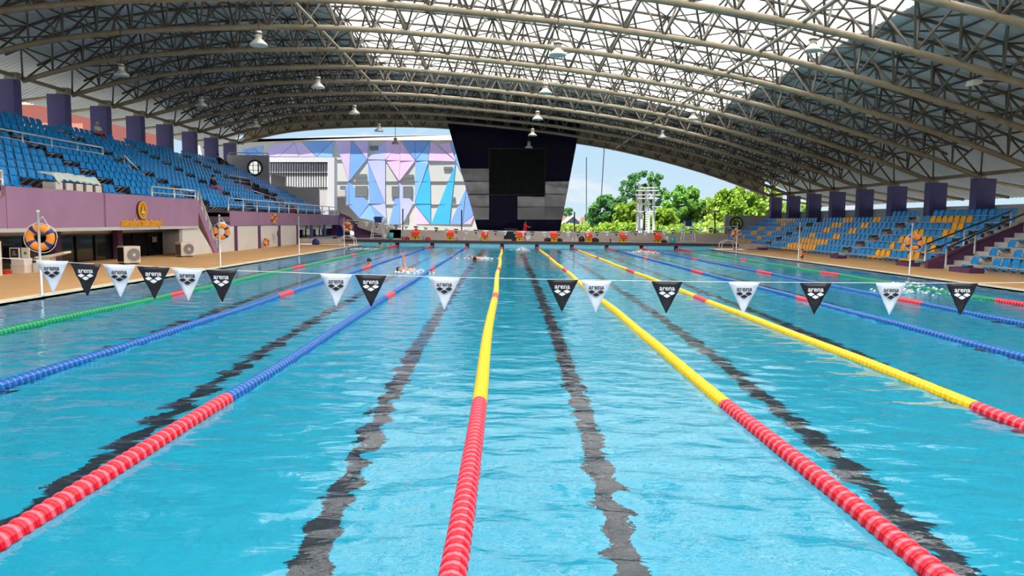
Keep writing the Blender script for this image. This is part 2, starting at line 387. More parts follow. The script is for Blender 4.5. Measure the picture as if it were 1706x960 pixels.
# ================================================================== STANDS
def seat_mesh():
    """one bucket seat facing +X, origin at the middle of the pan"""
    prof = [(.23, -.03), (.21, .0), (.05, -.025), (-.12, -.02), (-.17, .02), (-.19, .12), (-.215, .26), (-.235, .34)]
    wid = [.19, .205, .205, .20, .195, .205, .20, .165]; side = [.0, .015, .035, .04, .045, .035, .02, .0]
    vs = []; fs = []
    for (x, z), w, s in zip(prof, wid, side):
        if z > .03: r = [(x+s, -w, z), (x, -w*.55, z+.01), (x, w*.55, z+.01), (x+s, w, z)]
        else: r = [(x, -w, z+s), (x, -w*.55, z), (x, w*.55, z), (x, w, z+s)]
        vs += r
    n = len(vs); vs += [(v[0]-(.022 if i//4 > 3 else 0), v[1], v[2]-(.022 if i//4 <= 3 else 0)) for i, v in enumerate(vs)]
    for i in range(7):
        for k in range(3):
            a = i*4+k; fs.append((a, a+1, a+5, a+4)); fs.append((n+a, n+a+4, n+a+5, n+a+1))
        fs.append((i*4, i*4+4, n+i*4+4, n+i*4)); fs.append((i*4+3, n+i*4+3, n+i*4+7, i*4+7))
    for k in range(3): fs.append((k, n+k, n+k+1, k+1)); fs.append((28+k, 29+k, n+29+k, n+28+k))
    return vs, fs
def bracket_mesh():
    b = MB()
    for s in (-.2, .2):
        b.box((-.2, s-.015, -.055), (.16, s+.015, -.025)); b.prism([(.1, -.05), (.14, -.05), (-.26, -.33), (-.3, -.33)], 1, s-.012, s+.012)
    b.box((-.12, -.25, -.06), (-.08, .25, -.03)); return b
sv, sf = seat_mesh(); bb = bracket_mesh()
def tmpmesh(vs, fs, m, smooth=False):
    o = obj('tmp', vs, fs, m, None, smooth); me = o.data; bpy.data.objects.remove(o); return me
SEAT = {c: tmpmesh(sv, sf, m, True) for c, m in (('blue', M['seatb']), ('yellow', M['seaty']))}
BRK = {'r': tmpmesh(bb.v, bb.f, M['bracket']), 'l': tmpmesh(bb.v, bb.f, M['bracketw'])}
SIDE = {'l': dict(X=lambda k: -(16.0+.70*k), h=lambda k: 1.0+.345*k, f=1), 'r': dict(X=lambda k: 18.6+.72*k, h=lambda k: -1.5+.345*k, f=-1)}
# ---- seat lists: (side, row, section name, index, D, colour)
seats = []
ROWS_L = ['lowest', 'second', 'third', 'fourth', 'fifth', 'sixth', 'seventh', 'eighth', 'ninth', 'tenth', 'eleventh', 'top']
secL = [(21.5, 30.6, 'nearest block'), (31.5, 36.9, 'second nearest block'), (38.1, 43.5, 'middle block'), (44.7, 51.2, 'second farthest block'), (52.4, 61.2, 'farthest block')]
for k in range(-1, 11):
    Xk = SIDE['l']['X'](k)
    for (a, e, nm) in secL:
        if k == -1 and a < 38: continue
        if k <= 5 and k >= 2 and nm == 'farthest block' : a = 56.2
        if k < 2 and nm == 'farthest block': a = 53.5
        n = int((e-a)/.49)
        for i in range(n):
            D = a+.25+i*.49
            if k == 0 and 24.3 < D < 28.0: continue             # the covered blocks stand there
            if D < 1.36*abs(Xk): continue
            seats.append(('l', k, nm, i, D, 'blue'))
secR = [('far block', 63.0, ), ('middle block', 51.1,), ('near block', 39.15,)]
PAT = {'far block': ['B6Y9B6', 'B7Y1B6Y2B6', 'B7Y3B5Y2B6', 'B6Y3B5Y2B6', 'B12Y2B8', 'B6Y8B8'],
       'middle block': ['B6Y9B7', 'B6Y9B7', 'B6Y2B5Y2B7', 'B7Y2B5Y2B6', 'B6Y3B5Y2B6', 'B6Y3B5Y2B6'],
       'near block': ['B5Y3B3Y2', 'B5Y1B1Y2B3Y1', 'B4Y2B2Y2B3', 'B4Y2B3Y2B2', 'B8Y2B3', 'B2Y7B4', 'B13']}
import re
for nm, top in (('far block', 63.1), ('middle block', 51.25), ('near block', 39.2)):
    for k, p in enumerate(PAT[nm]):
        cols = ''.join(c*int(n) for c, n in re.findall(r'([BY])(\d+)', p)); n = len(cols)
        span = {'far block': 10.9, 'middle block': 11.0, 'near block': 6.5}[nm]
        for i, c in enumerate(cols): seats.append(('r', k, nm, n-1-i, top-(i+.5)*span/n, 'blue' if c == 'B' else 'yellow'))
for i in range(6): seats.append(('r', 6, 'short top run', 5-i, 43.4-.25-i*.5, 'blue'))
for k in range(6): seats.append(('r', k, 'single seats column beyond the ramp wall', 0, 32.0, 'blue'))
for k in range(0, 4): seats.append(('r', k, 'single seats column before the ramp wall', 0, 28.8, 'blue'))
for k in range(0, 3):
    for i in range(5): seats.append(('r', k, 'picture edge block', 4-i, 27.5-i*.5-(.1*k), 'blue'))
def seat_label(s):
    side, k, nm, i, D, c = s
    rows = ROWS_L if side == 'l' else ROWS_L
    r = {-1: 'front'}.get(k, rows[k] if k < 10 else 'top') if side == 'l' else (rows[k] if k < 6 else 'top')
    st = 'left stand' if side == 'l' else 'right stand'
    if 'single' in nm: return '%s bucket seat alone in the %s row, %s' % (c, r, nm.replace('single seats ', ''))
    return '%s seat, %s row, %s, %s, %s from the near end' % (c, r, st, nm, ORD[i])
seats.sort(key=lambda s: s[4]); near = seats[:300]; farther = seats[300:]
for side in 'lr':
    ind = [s for s in near if s[0] == side]; rest = [s for s in farther if s[0] == side]
    P = SIDE[side]
    for s in ind:
        Xk = P['X'](s[1]); p = V(Xk, s[4], P['h'](s[1]))
        o = inst('stadium_seat', SEAT[s[5]], loc=p)
        if side == 'r': o.rotation_euler = (0, 0, math.pi)
        tag(o, seat_label(s), 'seat', 'bucket seats of the %s stand' % ('left' if side == 'l' else 'right'))
        inst('seat_bracket', BRK[side], o)
    for c in ('blue', 'yellow'):
        R = [s for s in rest if s[5] == c]
        if not R: continue
        mb = MB()
        for s in R:
            p = V(P['X'](s[1]), s[4], P['h'](s[1])); g = P['f']
            mb.cur = 0; mb.add([(p.x+g*v[0], p.y+g*v[1], p.z+v[2]) for v in sv], sf)
            mb.cur = 1; mb.add([(p.x+g*v[0], p.y+g*v[1], p.z+v[2]) for v in bb.v], bb.f)
        o = mb.build('stadium_seat_rows', [M['seatb'] if c == 'blue' else M['seaty'], M['bracketw' if side == 'l' else 'bracket']])
        tag(o, 'distant rows of %s bucket seats at the far end of the %s stand' % (c, 'left' if side == 'l' else 'right'), 'seats', kind='stuff')
# ---- left stand concrete
ls = empty('left_stand', V(-15, 30, -1.77)); tag(ls, 'tall purple and grey concrete grandstand on the left side of the pool', 'grandstand'); o0 = V(-15, 30, -1.77)
def part(mb, name, m, par, o0, **k):
    mb.v = [(v[0]-o0[0], v[1]-o0[1], v[2]-o0[2]) for v in mb.v]; return mb.build(name, m, par, **k)
def bx(a, c): return MB().box(a, c)
M['tread'] = mat('stand_tread', srgb(120, 96, 112), .85, var=.1, scale=1)
for k in range(-1, 11):
    X = -(16.0+.70*k); h = 1.0+.345*k-.34
    b = MB(); D1 = 61.6; D0 = 20 if k >= 0 else 38.2
    segs = [(D0, D1)] if (k < 0 or k > 5) else [(D0, 51.6), (53.2 if k < 2 else 56.0, D1)]
    for a, e in segs: b.box(V(X-.35, a, h-.5), V(X+.35, e, h))
    part(b, 'tread_step', M['tread'], ls, o0)
for (a, c) in secL_gaps if 'secL_gaps' in globals() else [(30.75, 31.3), (37.1, 37.8), (43.75, 44.4)]:   # aisle half-steps
    for k in range(-1 if a > 38 else 0, 11):
        X = -(16.0+.70*k); h = 1.0+.345*k-.34
        part(bx(V(X-.3, a, h), V(X+.0, c, h+.16)), 'aisle_step', M['bracket'], ls, o0)
for a, c, q in ((22.0, 25.7, 0), (25.7, 27.4, .06), (27.4, 35.6, 0)): part(bx(V(-15.15, a, -.38), V(-15.0-q, c, .9)), 'parapet', M['purple'], ls, o0)
part(bx(V(-15.65, 22.0, .55), V(-15.15, 35.6, .7)), 'tread_step', M['tread'], ls, o0)
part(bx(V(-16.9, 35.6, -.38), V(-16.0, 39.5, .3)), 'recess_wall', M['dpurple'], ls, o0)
for i, (a, c) in enumerate([(39.4, 43.9), (43.93, 47.8), (47.83, 55.6), (55.63, 65.2)]):
    part(bx(V(-15.05, a, -.38), V(-14.9, c, .42)), 'parapet_panel', M['purple'], ls, o0)
part(bx(V(-16.9, 39.4, -.42), V(-14.92, 65.2, -.38)), 'soffit', M['lconcrete'], ls, o0)
part(bx(V(-15.6, 38.2, .1), V(-14.95, 61.6, .3)), 'tread_step', M['tread'], ls, o0)
part(bx(V(-16.9, 20, -.5), V(-15.0, 35.6, -.38)), 'soffit', M['lconcrete'], ls, o0)
# ground floor: recessed shop front, piers, white wall under the stair
part(bx(V(-17.1, 19, -1.77), V(-16.9, 66, -.4)), 'back_wall', M['white'], ls, o0)
part(bx(V(-16.95, 20, -.68), V(-16.7, 36, -.5)), 'lintel', M['white'], ls, o0)
part(bx(V(-16.9, 16, -1.0), V(-16.8, 22.0, 1.2)), 'return_wall', M['beige'], ls, o0)
part(MB().prism([(34.0, CZ-1.77), (37.6, CZ-1.77), (35.9, CZ-.5), (34.0, CZ-.5)], 0, CX-15.25, CX-15.1), 'stair_side_wall', M['white'], ls, o0)
for D in (26.5, 30.8): part(bx(V(-16.6, D, -1.77), V(-16.4, D+.4, -.5)), 'pier', M['dpurple'], ls, o0)
for a, c in ((21.5, 26.5), (26.9, 30.8), (31.2, 35.2)):
    fr = part(bx(V(-16.72, a, -1.77), V(-16.66, c, -.68)), 'glazing', M['glass'], ls, o0)
    n = max(2, int((c-a)/1.1))
    for i in range(n+1): y = a+(c-a)*i/n; part(bx(V(-16.66, y-.04, -1.77), V(-16.6, y+.04, -.68)), 'mullion', M['black'], fr, o0)
    part(bx(V(-16.66, a, -.74), V(-16.6, c, -.68)), 'top_rail', M['black'], fr, o0)
part(bx(V(-16.6, 34.2, -1.15), V(-16.58, 34.6, -.9)), 'paper_notice', M['white'], ls, o0)
for i, (a, c) in enumerate([(37.9, 40.0), (40.3, 43.8), (44.1, 47.7), (48.0, 51.8)]):
    part(bx(V(-14.98, a, -1.77), V(-14.92, c, -.4)), 'wall_panel', M['white'], ls, o0)
for D in (40.15, 43.95, 47.85, 51.95): part(bx(V(-15.0, D-.15, -1.77), V(-14.85, D+.15, -.4)), 'post', M['dpurple'], ls, o0)
for D in (55.8, 59.9): part(bx(V(-15.0, D-.15, -1.77), V(-14.85, D+.15, -.4)), 'post', M['column'], ls, o0)
for a, c in ((52.2, 55.6), (56, 59.7), (60.1, 64.0)):
    part(bx(V(-15.4, a, -1.77), V(-15.35, c, -.75)), 'glazing', M['glass'], ls, o0); part(bx(V(-15.4, a, -.75), V(-15.3, c, -.4)), 'lintel', M['white'], ls, o0)
    part(bx(V(-15.34, (a+c)/2-.04, -1.77), V(-15.3, (a+c)/2+.04, -.75)), 'mullion', M['bracket'], ls, o0)
part(bx(V(-17.0, 65.2, -2.2), V(-14.2, 65.5, .42)), 'end_wall', M['dpurple'], ls, o0)
# vomitory walls
part(bx(V(-19.4, 51.5, .3), V(-15.6, 51.7, 1.2)), 'stairwell_wall', M['purple'], ls, o0)
part(bx(V(-19.6, 51.5, 1.2), V(-19.4, 56.1, 2.5)), 'stairwell_wall', M['purple'], ls, o0)
part(MB().prism([(CX-19.4, CZ+1.2), (CX-19.4, CZ+2.4), (CX-16.2, CZ+.9), (CX-16.2, CZ+.3)], 1, 55.9, 56.1), 'stairwell_wall', M['dpurple'], ls, o0)
part(bx(V(-19.4, 51.6, .1), V(-15.4, 56, .2)), 'landing', M['tread'], ls, o0)
# top back wall
part(bx(V(-24.2, 19, 2.0), V(-24.0, 63.9, 4.35)), 'back_wall', M['lconcrete'], ls, o0)
# end wall with round window
def round_wall(name, X0, X1, h0, h1, D, cx, ch_, R, m, slope=None):
    """wall facing the camera with a real round hole"""
    n = 32; vs = []; fs = []
    ring = [(cx+R*math.cos(2*math.pi*k/n), ch_+R*math.sin(2*math.pi*k/n)) for k in range(n)]
    def outer(t):
        c, s = math.cos(t), math.sin(t); ks = []
        if c > 1e-9: ks.append((X1-cx)/c)
        if c < -1e-9: ks.append((X0-cx)/c)
        if s > 1e-9: ks.append((h1-ch_)/s)
        if s < -1e-9: ks.append((h0-ch_)/s)
        k = min(ks); return (cx+c*k, ch_+s*k)
    angs = sorted([2*math.pi*k/n for k in range(n)]+[math.atan2(b-ch_, a-cx) % (2*math.pi) for a in (X0, X1) for b in (h0, h1)])
    N_ = len(angs)
    for y in (D, D+.25):
        for t in angs:
            vs.append(V(cx+R*math.cos(t), y, ch_+R*math.sin(t))); o = outer(t); vs.append(V(o[0], y, o[1]))
    for i in range(N_):
        j = (i+1) % N_; a, c = 2*i, 2*j; q = 2*N_
        fs += [(a, a+1, c+1, c), (q+a, q+c, q+c+1, q+a+1), (a, c, q+c, q+a), (a+1, q+a+1, q+c+1, c+1)]
    w = obj(name, vs, fs, m)
    b = MB(); C = V(cx, D-.03, ch_)
    for s in range(32):
        t0, t1 = 2*math.pi*s/32, 2*math.pi*(s+1)/32
        b.tube([C+Vector((math.cos(t)*(R+.02), 0, math.sin(t)*(R+.02))) for t in (t0, t1)], .075, 6)
    f = b.build('round_window_frame', M['black'], w)
    for u in (-R*.34, R*.34):
        l = math.sqrt(R*R-u*u)
        MB().box(V(cx+u-.02, D+.1, ch_-l), V(cx+u+.02, D+.14, ch_+l)).build('glazing_bar', M['black'], w)
        MB().box(V(cx-l, D+.1, ch_+u-.02), V(cx+l, D+.14, ch_+u+.02)).build('glazing_bar', M['black'], w)
    return w
M['dgrey'] = mat('dark_grey_wall', srgb(202, 198, 200), .85, var=.06)
w = round_wall('end_wall', -23.6, -20.1, 2.0, 5.35, 62.0, -21.25, 4.3, .58, M['dgrey']); tag(w, 'dark grey end wall with a round barred window above the left stand', 'wall')
w = round_wall('end_wall', 19.4, 23.3, -1.4, .85, 64.2, 20.4, .13, .5, M['dgrey']); tag(w, 'dark grey end wall with a round barred window beside the right stand', 'wall')
tag(MB().prism([(CX-20.1, CZ+2.0), (CX-20.1, CZ+2.9), (CX-15.9, CZ+2.6), (CX-15.9, CZ-.4), (CX-20.1, CZ-.4)], 1, 62.0, 62.3).build('wall_block', M['dgrey']), 'grey sloping wall behind the far lower seats of the left stand', 'wall')
# ---- railings
def rail(name, label, pts, hgt, posts=True, r=.036, mids=(.5,), par=None, cat='railing', group=None, m=None):
    m = m or M['stainless']; o = empty(name, pts[0]); tag(o, label, cat, group); p0 = Vector(pts[0])
    up = Vector((0, 0, hgt))
    for p in pts:
        if posts: MB().tube([Vector(p)-p0, Vector(p)-p0+up], r*1.15, 8).build('post', M['stainless'], o, True)
    for q in (1.0,)+tuple(mids): MB().tube([Vector(p)-p0+up*q for p in pts], r*(1 if q == 1 else .7), 8).build('hand_rail' if q == 1 else 'mid_rail', m, o, True)
    return o
rail('guard_rail', 'long steel guard rail between the lower and upper rows of the left stand', [V(-19.75, D, 2.75) for D in (22, 24, 26, 28, 30.1, 32, 33.9, 36.0)], .62)
rail('stair_rail', 'steel stair rail stepping down through the middle of the left stand', [V(-(19.4-.35*2*i), 37.3, 2.5-.345*2*i) for i in range(5)], .62)
rail('guard_rail', 'short steel guard rail on top of the purple parapet beside the left stair', [V(-15.1, D, .9) for D in (31.2, 33.3, 35.5)], .42, mids=(.4,))
rail('guard_rail', 'long steel guard rail along the lower purple parapet of the left stand', [V(-14.95, D, .42) for D in (39.3, 41.5, 43.8, 46, 48, 50.2, 52.4, 54.6, 56.9, 59.3, 61.6, 64.8)], .68)
rail('guard_rail', 'small steel guard rail around the stairwell opening in the left stand', [V(-19.5, 51.5, 2.45), V(-19.5, 53.6, 2.45), V(-19.5, 56.0, 2.45)], .6)
rail('guard_rail', 'steel guard rail on the near side of the left stairwell opening', [V(-17.9, 51.4, 1.3), V(-16.6, 51.4, .9), V(-15.6, 51.4, .6)], .7)
rail('guard_rail', 'thin steel rail on top of the grey end wall of the left stand', [V(-23.4, 62, 5.35), V(-21.8, 62, 5.35), V(-20.15, 62, 5.35)], .18, mids=())
# ---- left stair going down to the deck (far side of the emblem wall)
def stair(name, label, X0, X1, ya, za, yb, zb, n, m, ms):
    o = empty(name, V(X0, yb, zb)); tag(o, label, 'stairs'); p0 = V(X0, yb, zb)
    for i in range(n):
        y0 = ya+(yb-ya)*i/n; y1 = ya+(yb-ya)*(i+1)/n; z = za+(zb-za)*(i+.5)/n
        part(bx(V(X0+.1, y0, z-.22), V(X1, y1, z)), 'step', m, o, p0)
    for X in (X0,):
        part(MB().prism([(ya, CZ+za+.15), (yb, CZ+zb+.18), (yb, CZ+zb), (yb-(.5 if yb > ya else -.5), CZ+zb), (ya, CZ+za-.42)], 0, CX+X, CX+X+.1), 'stringer', ms, o, p0)
    return o
s1 = stair('stairs', 'purple sided stairs going down from the left stand to the deck beside the emblem wall', -15.95, -15.1, 35.6, .75, 37.9, -1.77, 12, M['beige'], M['purple'])
part(MB().prism([(35.6, CZ+.9), (37.9, CZ-1.6), (37.9, CZ-1.77), (37.5, CZ-1.77), (35.6, CZ+.3)], 0, CX-15.1, CX-15.0), 'stringer', M['purple'], s1, V(-15.95, 37.9, -1.77))
rail('stair_rail', 'steel handrail on the pool side of the left stairs beside the emblem wall', [V(-15.05, 35.7+.44*i, .72-.49*i) for i in range(6)], .62, mids=(.3, .65))
rail('stair_rail', 'steel handrail on the wall side of the left stairs beside the emblem wall', [V(-15.9, 35.7+.44*i, .72-.49*i) for i in range(6)], .62, mids=(.5,))
s2 = stair('stairs', 'beige concrete stairs with a steel handrail at the left picture edge', -16.0, -15.15, 22.0, .85, 16.6, -1.77, 13, M['beige'], M['purple'])
part(MB().prism([(22.0, CZ+.6), (22.0, CZ-.38), (19.9, CZ-.38), (17.1, CZ-1.77), (16.5, CZ-1.77), (16.5, CZ-1.7)], 0, CX-15.15, CX-15.02), 'side_wall', M['purple'], s2, V(-16.0, 16.6, -1.77))
rail('stair_rail', 'steel handrail of the stairs at the left picture edge', [V(-15.1, 22.0, .9), V(-15.1, 21.5, .75), V(-15.1, 19.6, -.2), V(-15.1, 17.2, -1.4)], .45, mids=(.45,))
# ---- right stand concrete
rs = empty('right_stand', V(18.3, 40, -1.77)); tag(rs, 'low concrete grandstand with blue and yellow seats on the right side', 'grandstand'); o0 = V(18.3, 40, -1.77)
M['treadr'] = mat('right_stand_tread', srgb(186, 176, 162), .85, var=.1, scale=1)
for k in range(7):
    X = 18.6+.72*k; h = -1.5+.345*k-.3
    segs = [(32.35, 64.2), (29.6, 32.3) if False else (31.3, 32.35), (22, 29.2)] if k < 6 else [(31.3, 43.8)]
    for a, e in segs: part(bx(V(X-.0, a, -1.9), V(min(23.38, X+.72), e, h+.345)), 'tread_step', M['treadr'], rs, o0)
for a, c in ((39.4, 40.1), (51.4, 52.0), (32.4, 32.7)):
    for k in range(6): X = 18.6+.72*k; part(bx(V(X-.3, a, -1.5+.345*k-.3), V(X, c, -1.5+.345*k-.12)), 'aisle_step', M['dpurple'], rs, o0)
part(bx(V(18.1, 51.3, -1.77), V(18.6, 52.1, -1.6)), 'aisle_step', M['dpurple'], rs, o0)
part(bx(V(18.1, 39.3, -1.77), V(18.6, 40.2, -1.6)), 'aisle_step', M['dpurple'], rs, o0)
part(bx(V(18.1, 32.3, -1.77), V(18.6, 33.4, -1.6)), 'aisle_step', M['dpurple'], rs, o0)
part(bx(V(18.0, 27.9, -1.77), V(18.6, 29.2, -1.57)), 'aisle_step', M['dpurple'], rs, o0)
part(bx(V(24.4, 22, -1.77), V(24.6, 64.2, 1.15)), 'back_wall', M['lconcrete'], rs, o0)
part(MB().prism([(CX+18.2, CZ-1.77), (CX+18.2, CZ-1.45), (CX+22.6, CZ+.35), (CX+24.4, CZ+.5), (CX+24.4, CZ-1.77)], 1, 31.0, 31.25), 'ramp_wall', M['dpurple'], rs, o0)
part(MB().prism([(CX+21.2, CZ-1.77), (CX+21.2, CZ-.4), (CX+24.4, CZ+.9), (CX+24.4, CZ-1.77)], 1, 29.25, 29.45), 'ramp_wall', M['dpurple'], rs, o0)
for i in range(9): part(bx(V(18.9+.42*i, 29.45, -1.9), V(24.4, 31.0, -1.6+.2*i)), 'stair_step', M['lconcrete'], rs, o0)
rail('stair_rail', 'steel handrail along the far side of the purple ramp wall, right stand', [V(18.35, 31.5, -1.5), V(20.0, 31.5, -.8), V(22.0, 31.5, .0)], .75, mids=(.55,), m=M['bracket'])
rail('stair_rail', 'steel handrail on the near side of the purple ramp wall, right stand', [V(18.9, 30.9, -1.7), V(20.1, 30.9, -1.1), V(22.2, 30.9, -.15), V(24.0, 30.9, .4)], .8, mids=(.5,), m=M['bracket'])
rail('guard_rail', 'steel guard rail at the right picture edge above the ramp wall', [V(21.9, 30.2, .3), V(23.2, 30.2, .3), V(24.3, 30.2, .3)], .45, mids=(.5,))
# ================================================================== LEFT PARAPET EMBLEM AND LETTERING
def textmesh(body, size, m, ext=.0, offset=0.0, font=None):
    cu = bpy.data.curves.new('txt', 'FONT'); cu.body = body; cu.size = size; cu.extrude = ext; cu.offset = offset
    cu.align_x = 'CENTER'; cu.align_y = 'CENTER'; cu.resolution_u = 3
    o = bpy.data.objects.new('txt', cu); COL.objects.link(o)
    dg = bpy.context.evaluated_depsgraph_get(); me = bpy.data.meshes.new_from_object(o.evaluated_get(dg))
    bpy.data.objects.remove(o); me.materials.clear(); me.materials.append(m); return me
em = empty('wall_emblem', V(-14.98, 30.0, .3)); tag(em, 'round gold and brown emblem on the purple parapet above the gold lettering', 'emblem')
b = MB(); b.lathe([(0, 0), (.37, 0), (.37, .05), (0, .05)], 32, axis=0); b.build('backing_disc', M['brown'], em)
b = MB(); b.lathe([(.30, .05), (.35, .05), (.35, .08), (.30, .08), (.30, .05)], 32, axis=0); b.build('outer_ring', M['gold'], em)
b = MB(); b.lathe([(.20, .05), (.23, .05), (.23, .075), (.20, .075), (.20, .05)], 32, axis=0); b.build('inner_ring', M['gold'], em)
b = MB()
for k in range(24):
    t = 2*math.pi*k/24; b.cbox((.06, math.cos(t)*.265, math.sin(t)*.265), (.03, .022, .04))
b.build('ring_mark', M['gold'], em)
b = MB(); b.prism([(-.05, -.16), (.05, -.16), (.10, -.02), (.05, .04), (.06, .1), (0, .18), (-.06, .1), (-.05, .04), (-.10, -.02)], 0, .05, .09); b.build('figure', M['gold'], em)
b = MB(); b.prism([(-.12, -.12), (.12, -.12), (.09, -.06), (-.09, -.06)], 0, .05, .1); b.build('base_scroll', M['cream'], em)
tm = textmesh('องค์การบริหารส่วนจังหวัดนนทบุรี', .34, M['gold'], .02, .008)
to = inst('wall_lettering', tm); tag(to, 'row of raised gold letters on the purple parapet under the emblem', 'lettering')
xs = [v.co.x for v in tm.vertices]; wdt = max(xs)-min(xs) if xs else 1
to.location = V(-14.97, 30.05, -.24); to.rotation_euler = (math.pi/2, 0, math.pi/2); to.scale = (3.3/wdt, 1.15, 1)
# ================================================================== FAR END: walls, tower, facade, blocks
fw = empty('far_wall', V(0, 57.5, -1.38)); tag(fw, 'low grey concrete wall behind the starting blocks at the far end', 'wall'); o0 = V(0, 57.5, -1.38)
for a, c in ((-9.2, -.15), (.95, 17.6)):
    part(bx(V(a, 57.5, -1.4), V(c, 57.75, -.72)), 'wall_panel', M['concrete'], fw, o0)
tag(MB().box(V(-.15, 58.6, -1.4), V(.95, 58.7, -.5)).build('doorway_panel', M['black']), 'black doorway opening in the low grey far wall', 'door')
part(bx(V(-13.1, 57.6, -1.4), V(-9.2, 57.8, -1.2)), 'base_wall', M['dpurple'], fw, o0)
# ramp wall at the far left
pts = lambda L, D: [(at_y(x, y, D).x, at_y(x, y, D).z) for x, y in L]
def slab(name, L, D, t, m, label=None, cat='wall', par=None, group=None):
    o = MB().prism(pts(L, D), 1, D, D+t).build(name, m, par)
    if label: tag(o, label, cat, group)
    return o
slab('ramp_wall', [(597, 364), (668, 383), (668, 402), (597, 379)], 57.5, .2, M['concrete'], 'grey sloping ramp wall at the far left corner of the pool')
slab('ramp_wall', [(567, 343), (580, 343), (598, 364), (598, 380), (584, 362), (567, 355)], 58.6, .2, M['lconcrete'], 'light grey sloping wall above the far left corner')
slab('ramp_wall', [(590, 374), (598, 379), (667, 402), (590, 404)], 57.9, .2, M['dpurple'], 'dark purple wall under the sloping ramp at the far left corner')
slab('ramp_wall', [(566, 353), (582, 353), (597, 364), (597, 389), (578, 381), (566, 375)], 59.0, .15, M['purple'], 'purple sloping end of the left stand parapet at the far corner')
slab('blue_curtain', [(560, 377), (581, 377), (585, 404), (562, 404)], 60.0, .1, M['tarpblue'], 'blue curtain under the far end of the left stand', 'curtain')
slab('wall_block', [(537, 312), (575, 317), (578, 405), (540, 405)], 72, .5, M['lconcrete'], 'pale square wall block behind the far left guard rail', 'wall')
slab('wall_block', [(452, 290), (476, 295), (474, 312), (452, 308)], 62.6, .3, M['lconcrete'], 'small pale block beside the round window of the left stand', 'wall')
slab('white_wall', [(668, 375), (800, 379), (800, 384), (668, 382)], 70, .4, M['white'], 'long white low wall beyond the grey far wall', 'wall')
slab('white_wall', [(1189, 390), (1209, 391), (1209, 404), (1189, 404)], 60, .4, M['white'], 'white wall block beside the right grey end wall', 'wall')
# louvred annex
an = empty('louvre_annex', V(-20, 70, 0)); tag(an, 'white framed annex with vertical louvres beyond the left stand', 'building'); o0 = V(-20, 70, 0)
def spart(name, L, D, t, m, par, o0): return part(MB().prism(pts(L, D), 1, D, D+t), name, m, par, o0)
M['annex'] = mat('annex_white', srgb(215, 215, 218), .7, var=.03)
spart('frame', [(430, 262), (546, 262), (546, 270), (430, 270)], 70, 1.2, M['annex'], an, o0)
spart('frame', [(546, 262), (557, 262), (557, 350), (546, 350)], 70, 1.2, M['annex'], an, o0)
spart('dark_backing', [(430, 268), (548, 268), (548, 340), (430, 340)], 71, .2, M['bracket'], an, o0)
for i in range(28): x = 432+4.15*i; spart('louvre', [(x, 272), (x+2.3, 272), (x+2.3, 317), (x, 317)], 70.2, .35, M['annex'], an, o0)
spart('rail', [(430, 288), (546, 288), (546, 290), (430, 290)], 70.15, .1, M['bracket'], an, o0)
spart('rail', [(430, 312), (546, 312), (546, 314), (430, 314)], 70.15, .1, M['bracket'], an, o0)
spart('base_wall', [(430, 317), (557, 317), (557, 406), (430, 406)], 70.1, .4, M['dgrey'], an, o0)
slab('white_sign', [(451, 290), (475, 294), (475, 309), (451, 308)], 66, .15, M['annex'], 'blank pale panel hanging in front of the louvres', 'panel')
# facade of triangles
fc = empty('patterned_building', V(-16, 80, 0)); tag(fc, 'big building faced with pink, lavender and blue triangular panels', 'building'); o0 = V(-16, 80, 0)
M['fbase'] = mat('facade_grey', srgb(196, 196, 190), .8, var=.05, scale=.3)
M['fwin'] = mat('facade_window', srgb(110, 114, 116), .5, var=.05)
spart('grey_wall', [(330, 234), (825, 234), (825, 392), (330, 392)], 80.6, 4, M['fbase'], fc, o0)
spart('roof_band', [(560, 226), (770, 224), (770, 233.5), (330, 234), (330, 240)], 80.2, 3, M['white'], fc, o0)
FCOL = dict(L=srgb(200, 182, 228), P=srgb(228, 188, 226), LL=srgb(184, 188, 234), B=srgb(122, 164, 228), S=srgb(136, 184, 236), C=srgb(70, 176, 234))
z5 = lambda L: [(540+a/5.33, 200+c/5.33) for a, c in L]; z3 = lambda L: [(300+a/5.33, 220+c/5.33) for a, c in L]
TR = [(z5(L), c) for L, c in [
 ([(85,172),(228,172),(212,540)],'L'), ([(230,172),(372,345),(214,540)],'B'), ([(242,172),(388,172),(374,343)],'L'),
 ([(374,345),(545,172),(535,350)],'LL'), ([(376,355),(535,353),(535,740)],'LL'), ([(380,376),(533,740),(395,742)],'B'),
 ([(214,548),(395,738),(300,866),(214,770)],'B'), ([(212,548),(212,768),(163,628)],'B'), ([(398,748),(475,902),(302,868)],'S'), ([(396,742),(536,742),(546,880)],'LL'), ([(398,746),(546,884),(478,904)],'B'),
 ([(545,172),(682,176),(537,346)],'P'), ([(670,186),(803,358),(670,358)],'P'), ([(668,186),(668,356),(540,352)],'P'), ([(540,356),(668,358),(660,540)],'P'), ([(670,360),(801,361),(662,540)],'P'),
 ([(688,180),(800,180),(803,352)],'B'), ([(804,180),(938,182),(805,352)],'B'), ([(938,188),(918,357),(807,358)],'S'),
 ([(942,182),(1165,363),(922,357)],'P'), ([(1018,212),(1110,192),(1163,358)],'P'), ([(1122,190),(1142,190),(1250,520),(1167,365)],'S'),
 ([(804,362),(918,362),(916,388),(797,735)],'S'), ([(917,392),(938,545),(940,745),(797,742)],'C'), ([(800,748),(940,748),(940,918)],'C'), ([(800,756),(932,924),(810,926)],'P'),
 ([(658,550),(668,745),(668,924),(567,924)],'B'), ([(662,550),(788,740),(690,924),(670,924)],'LL'),
 ([(1165,375),(1138,640),(1107,925),(945,925)],'C'), ([(1262,592),(1240,740),(1225,925),(1112,925)],'B'), ([(1264,592),(1338,828),(1230,922)],'B'), ([(1340,832),(1302,925),(1232,925)],'L')]]
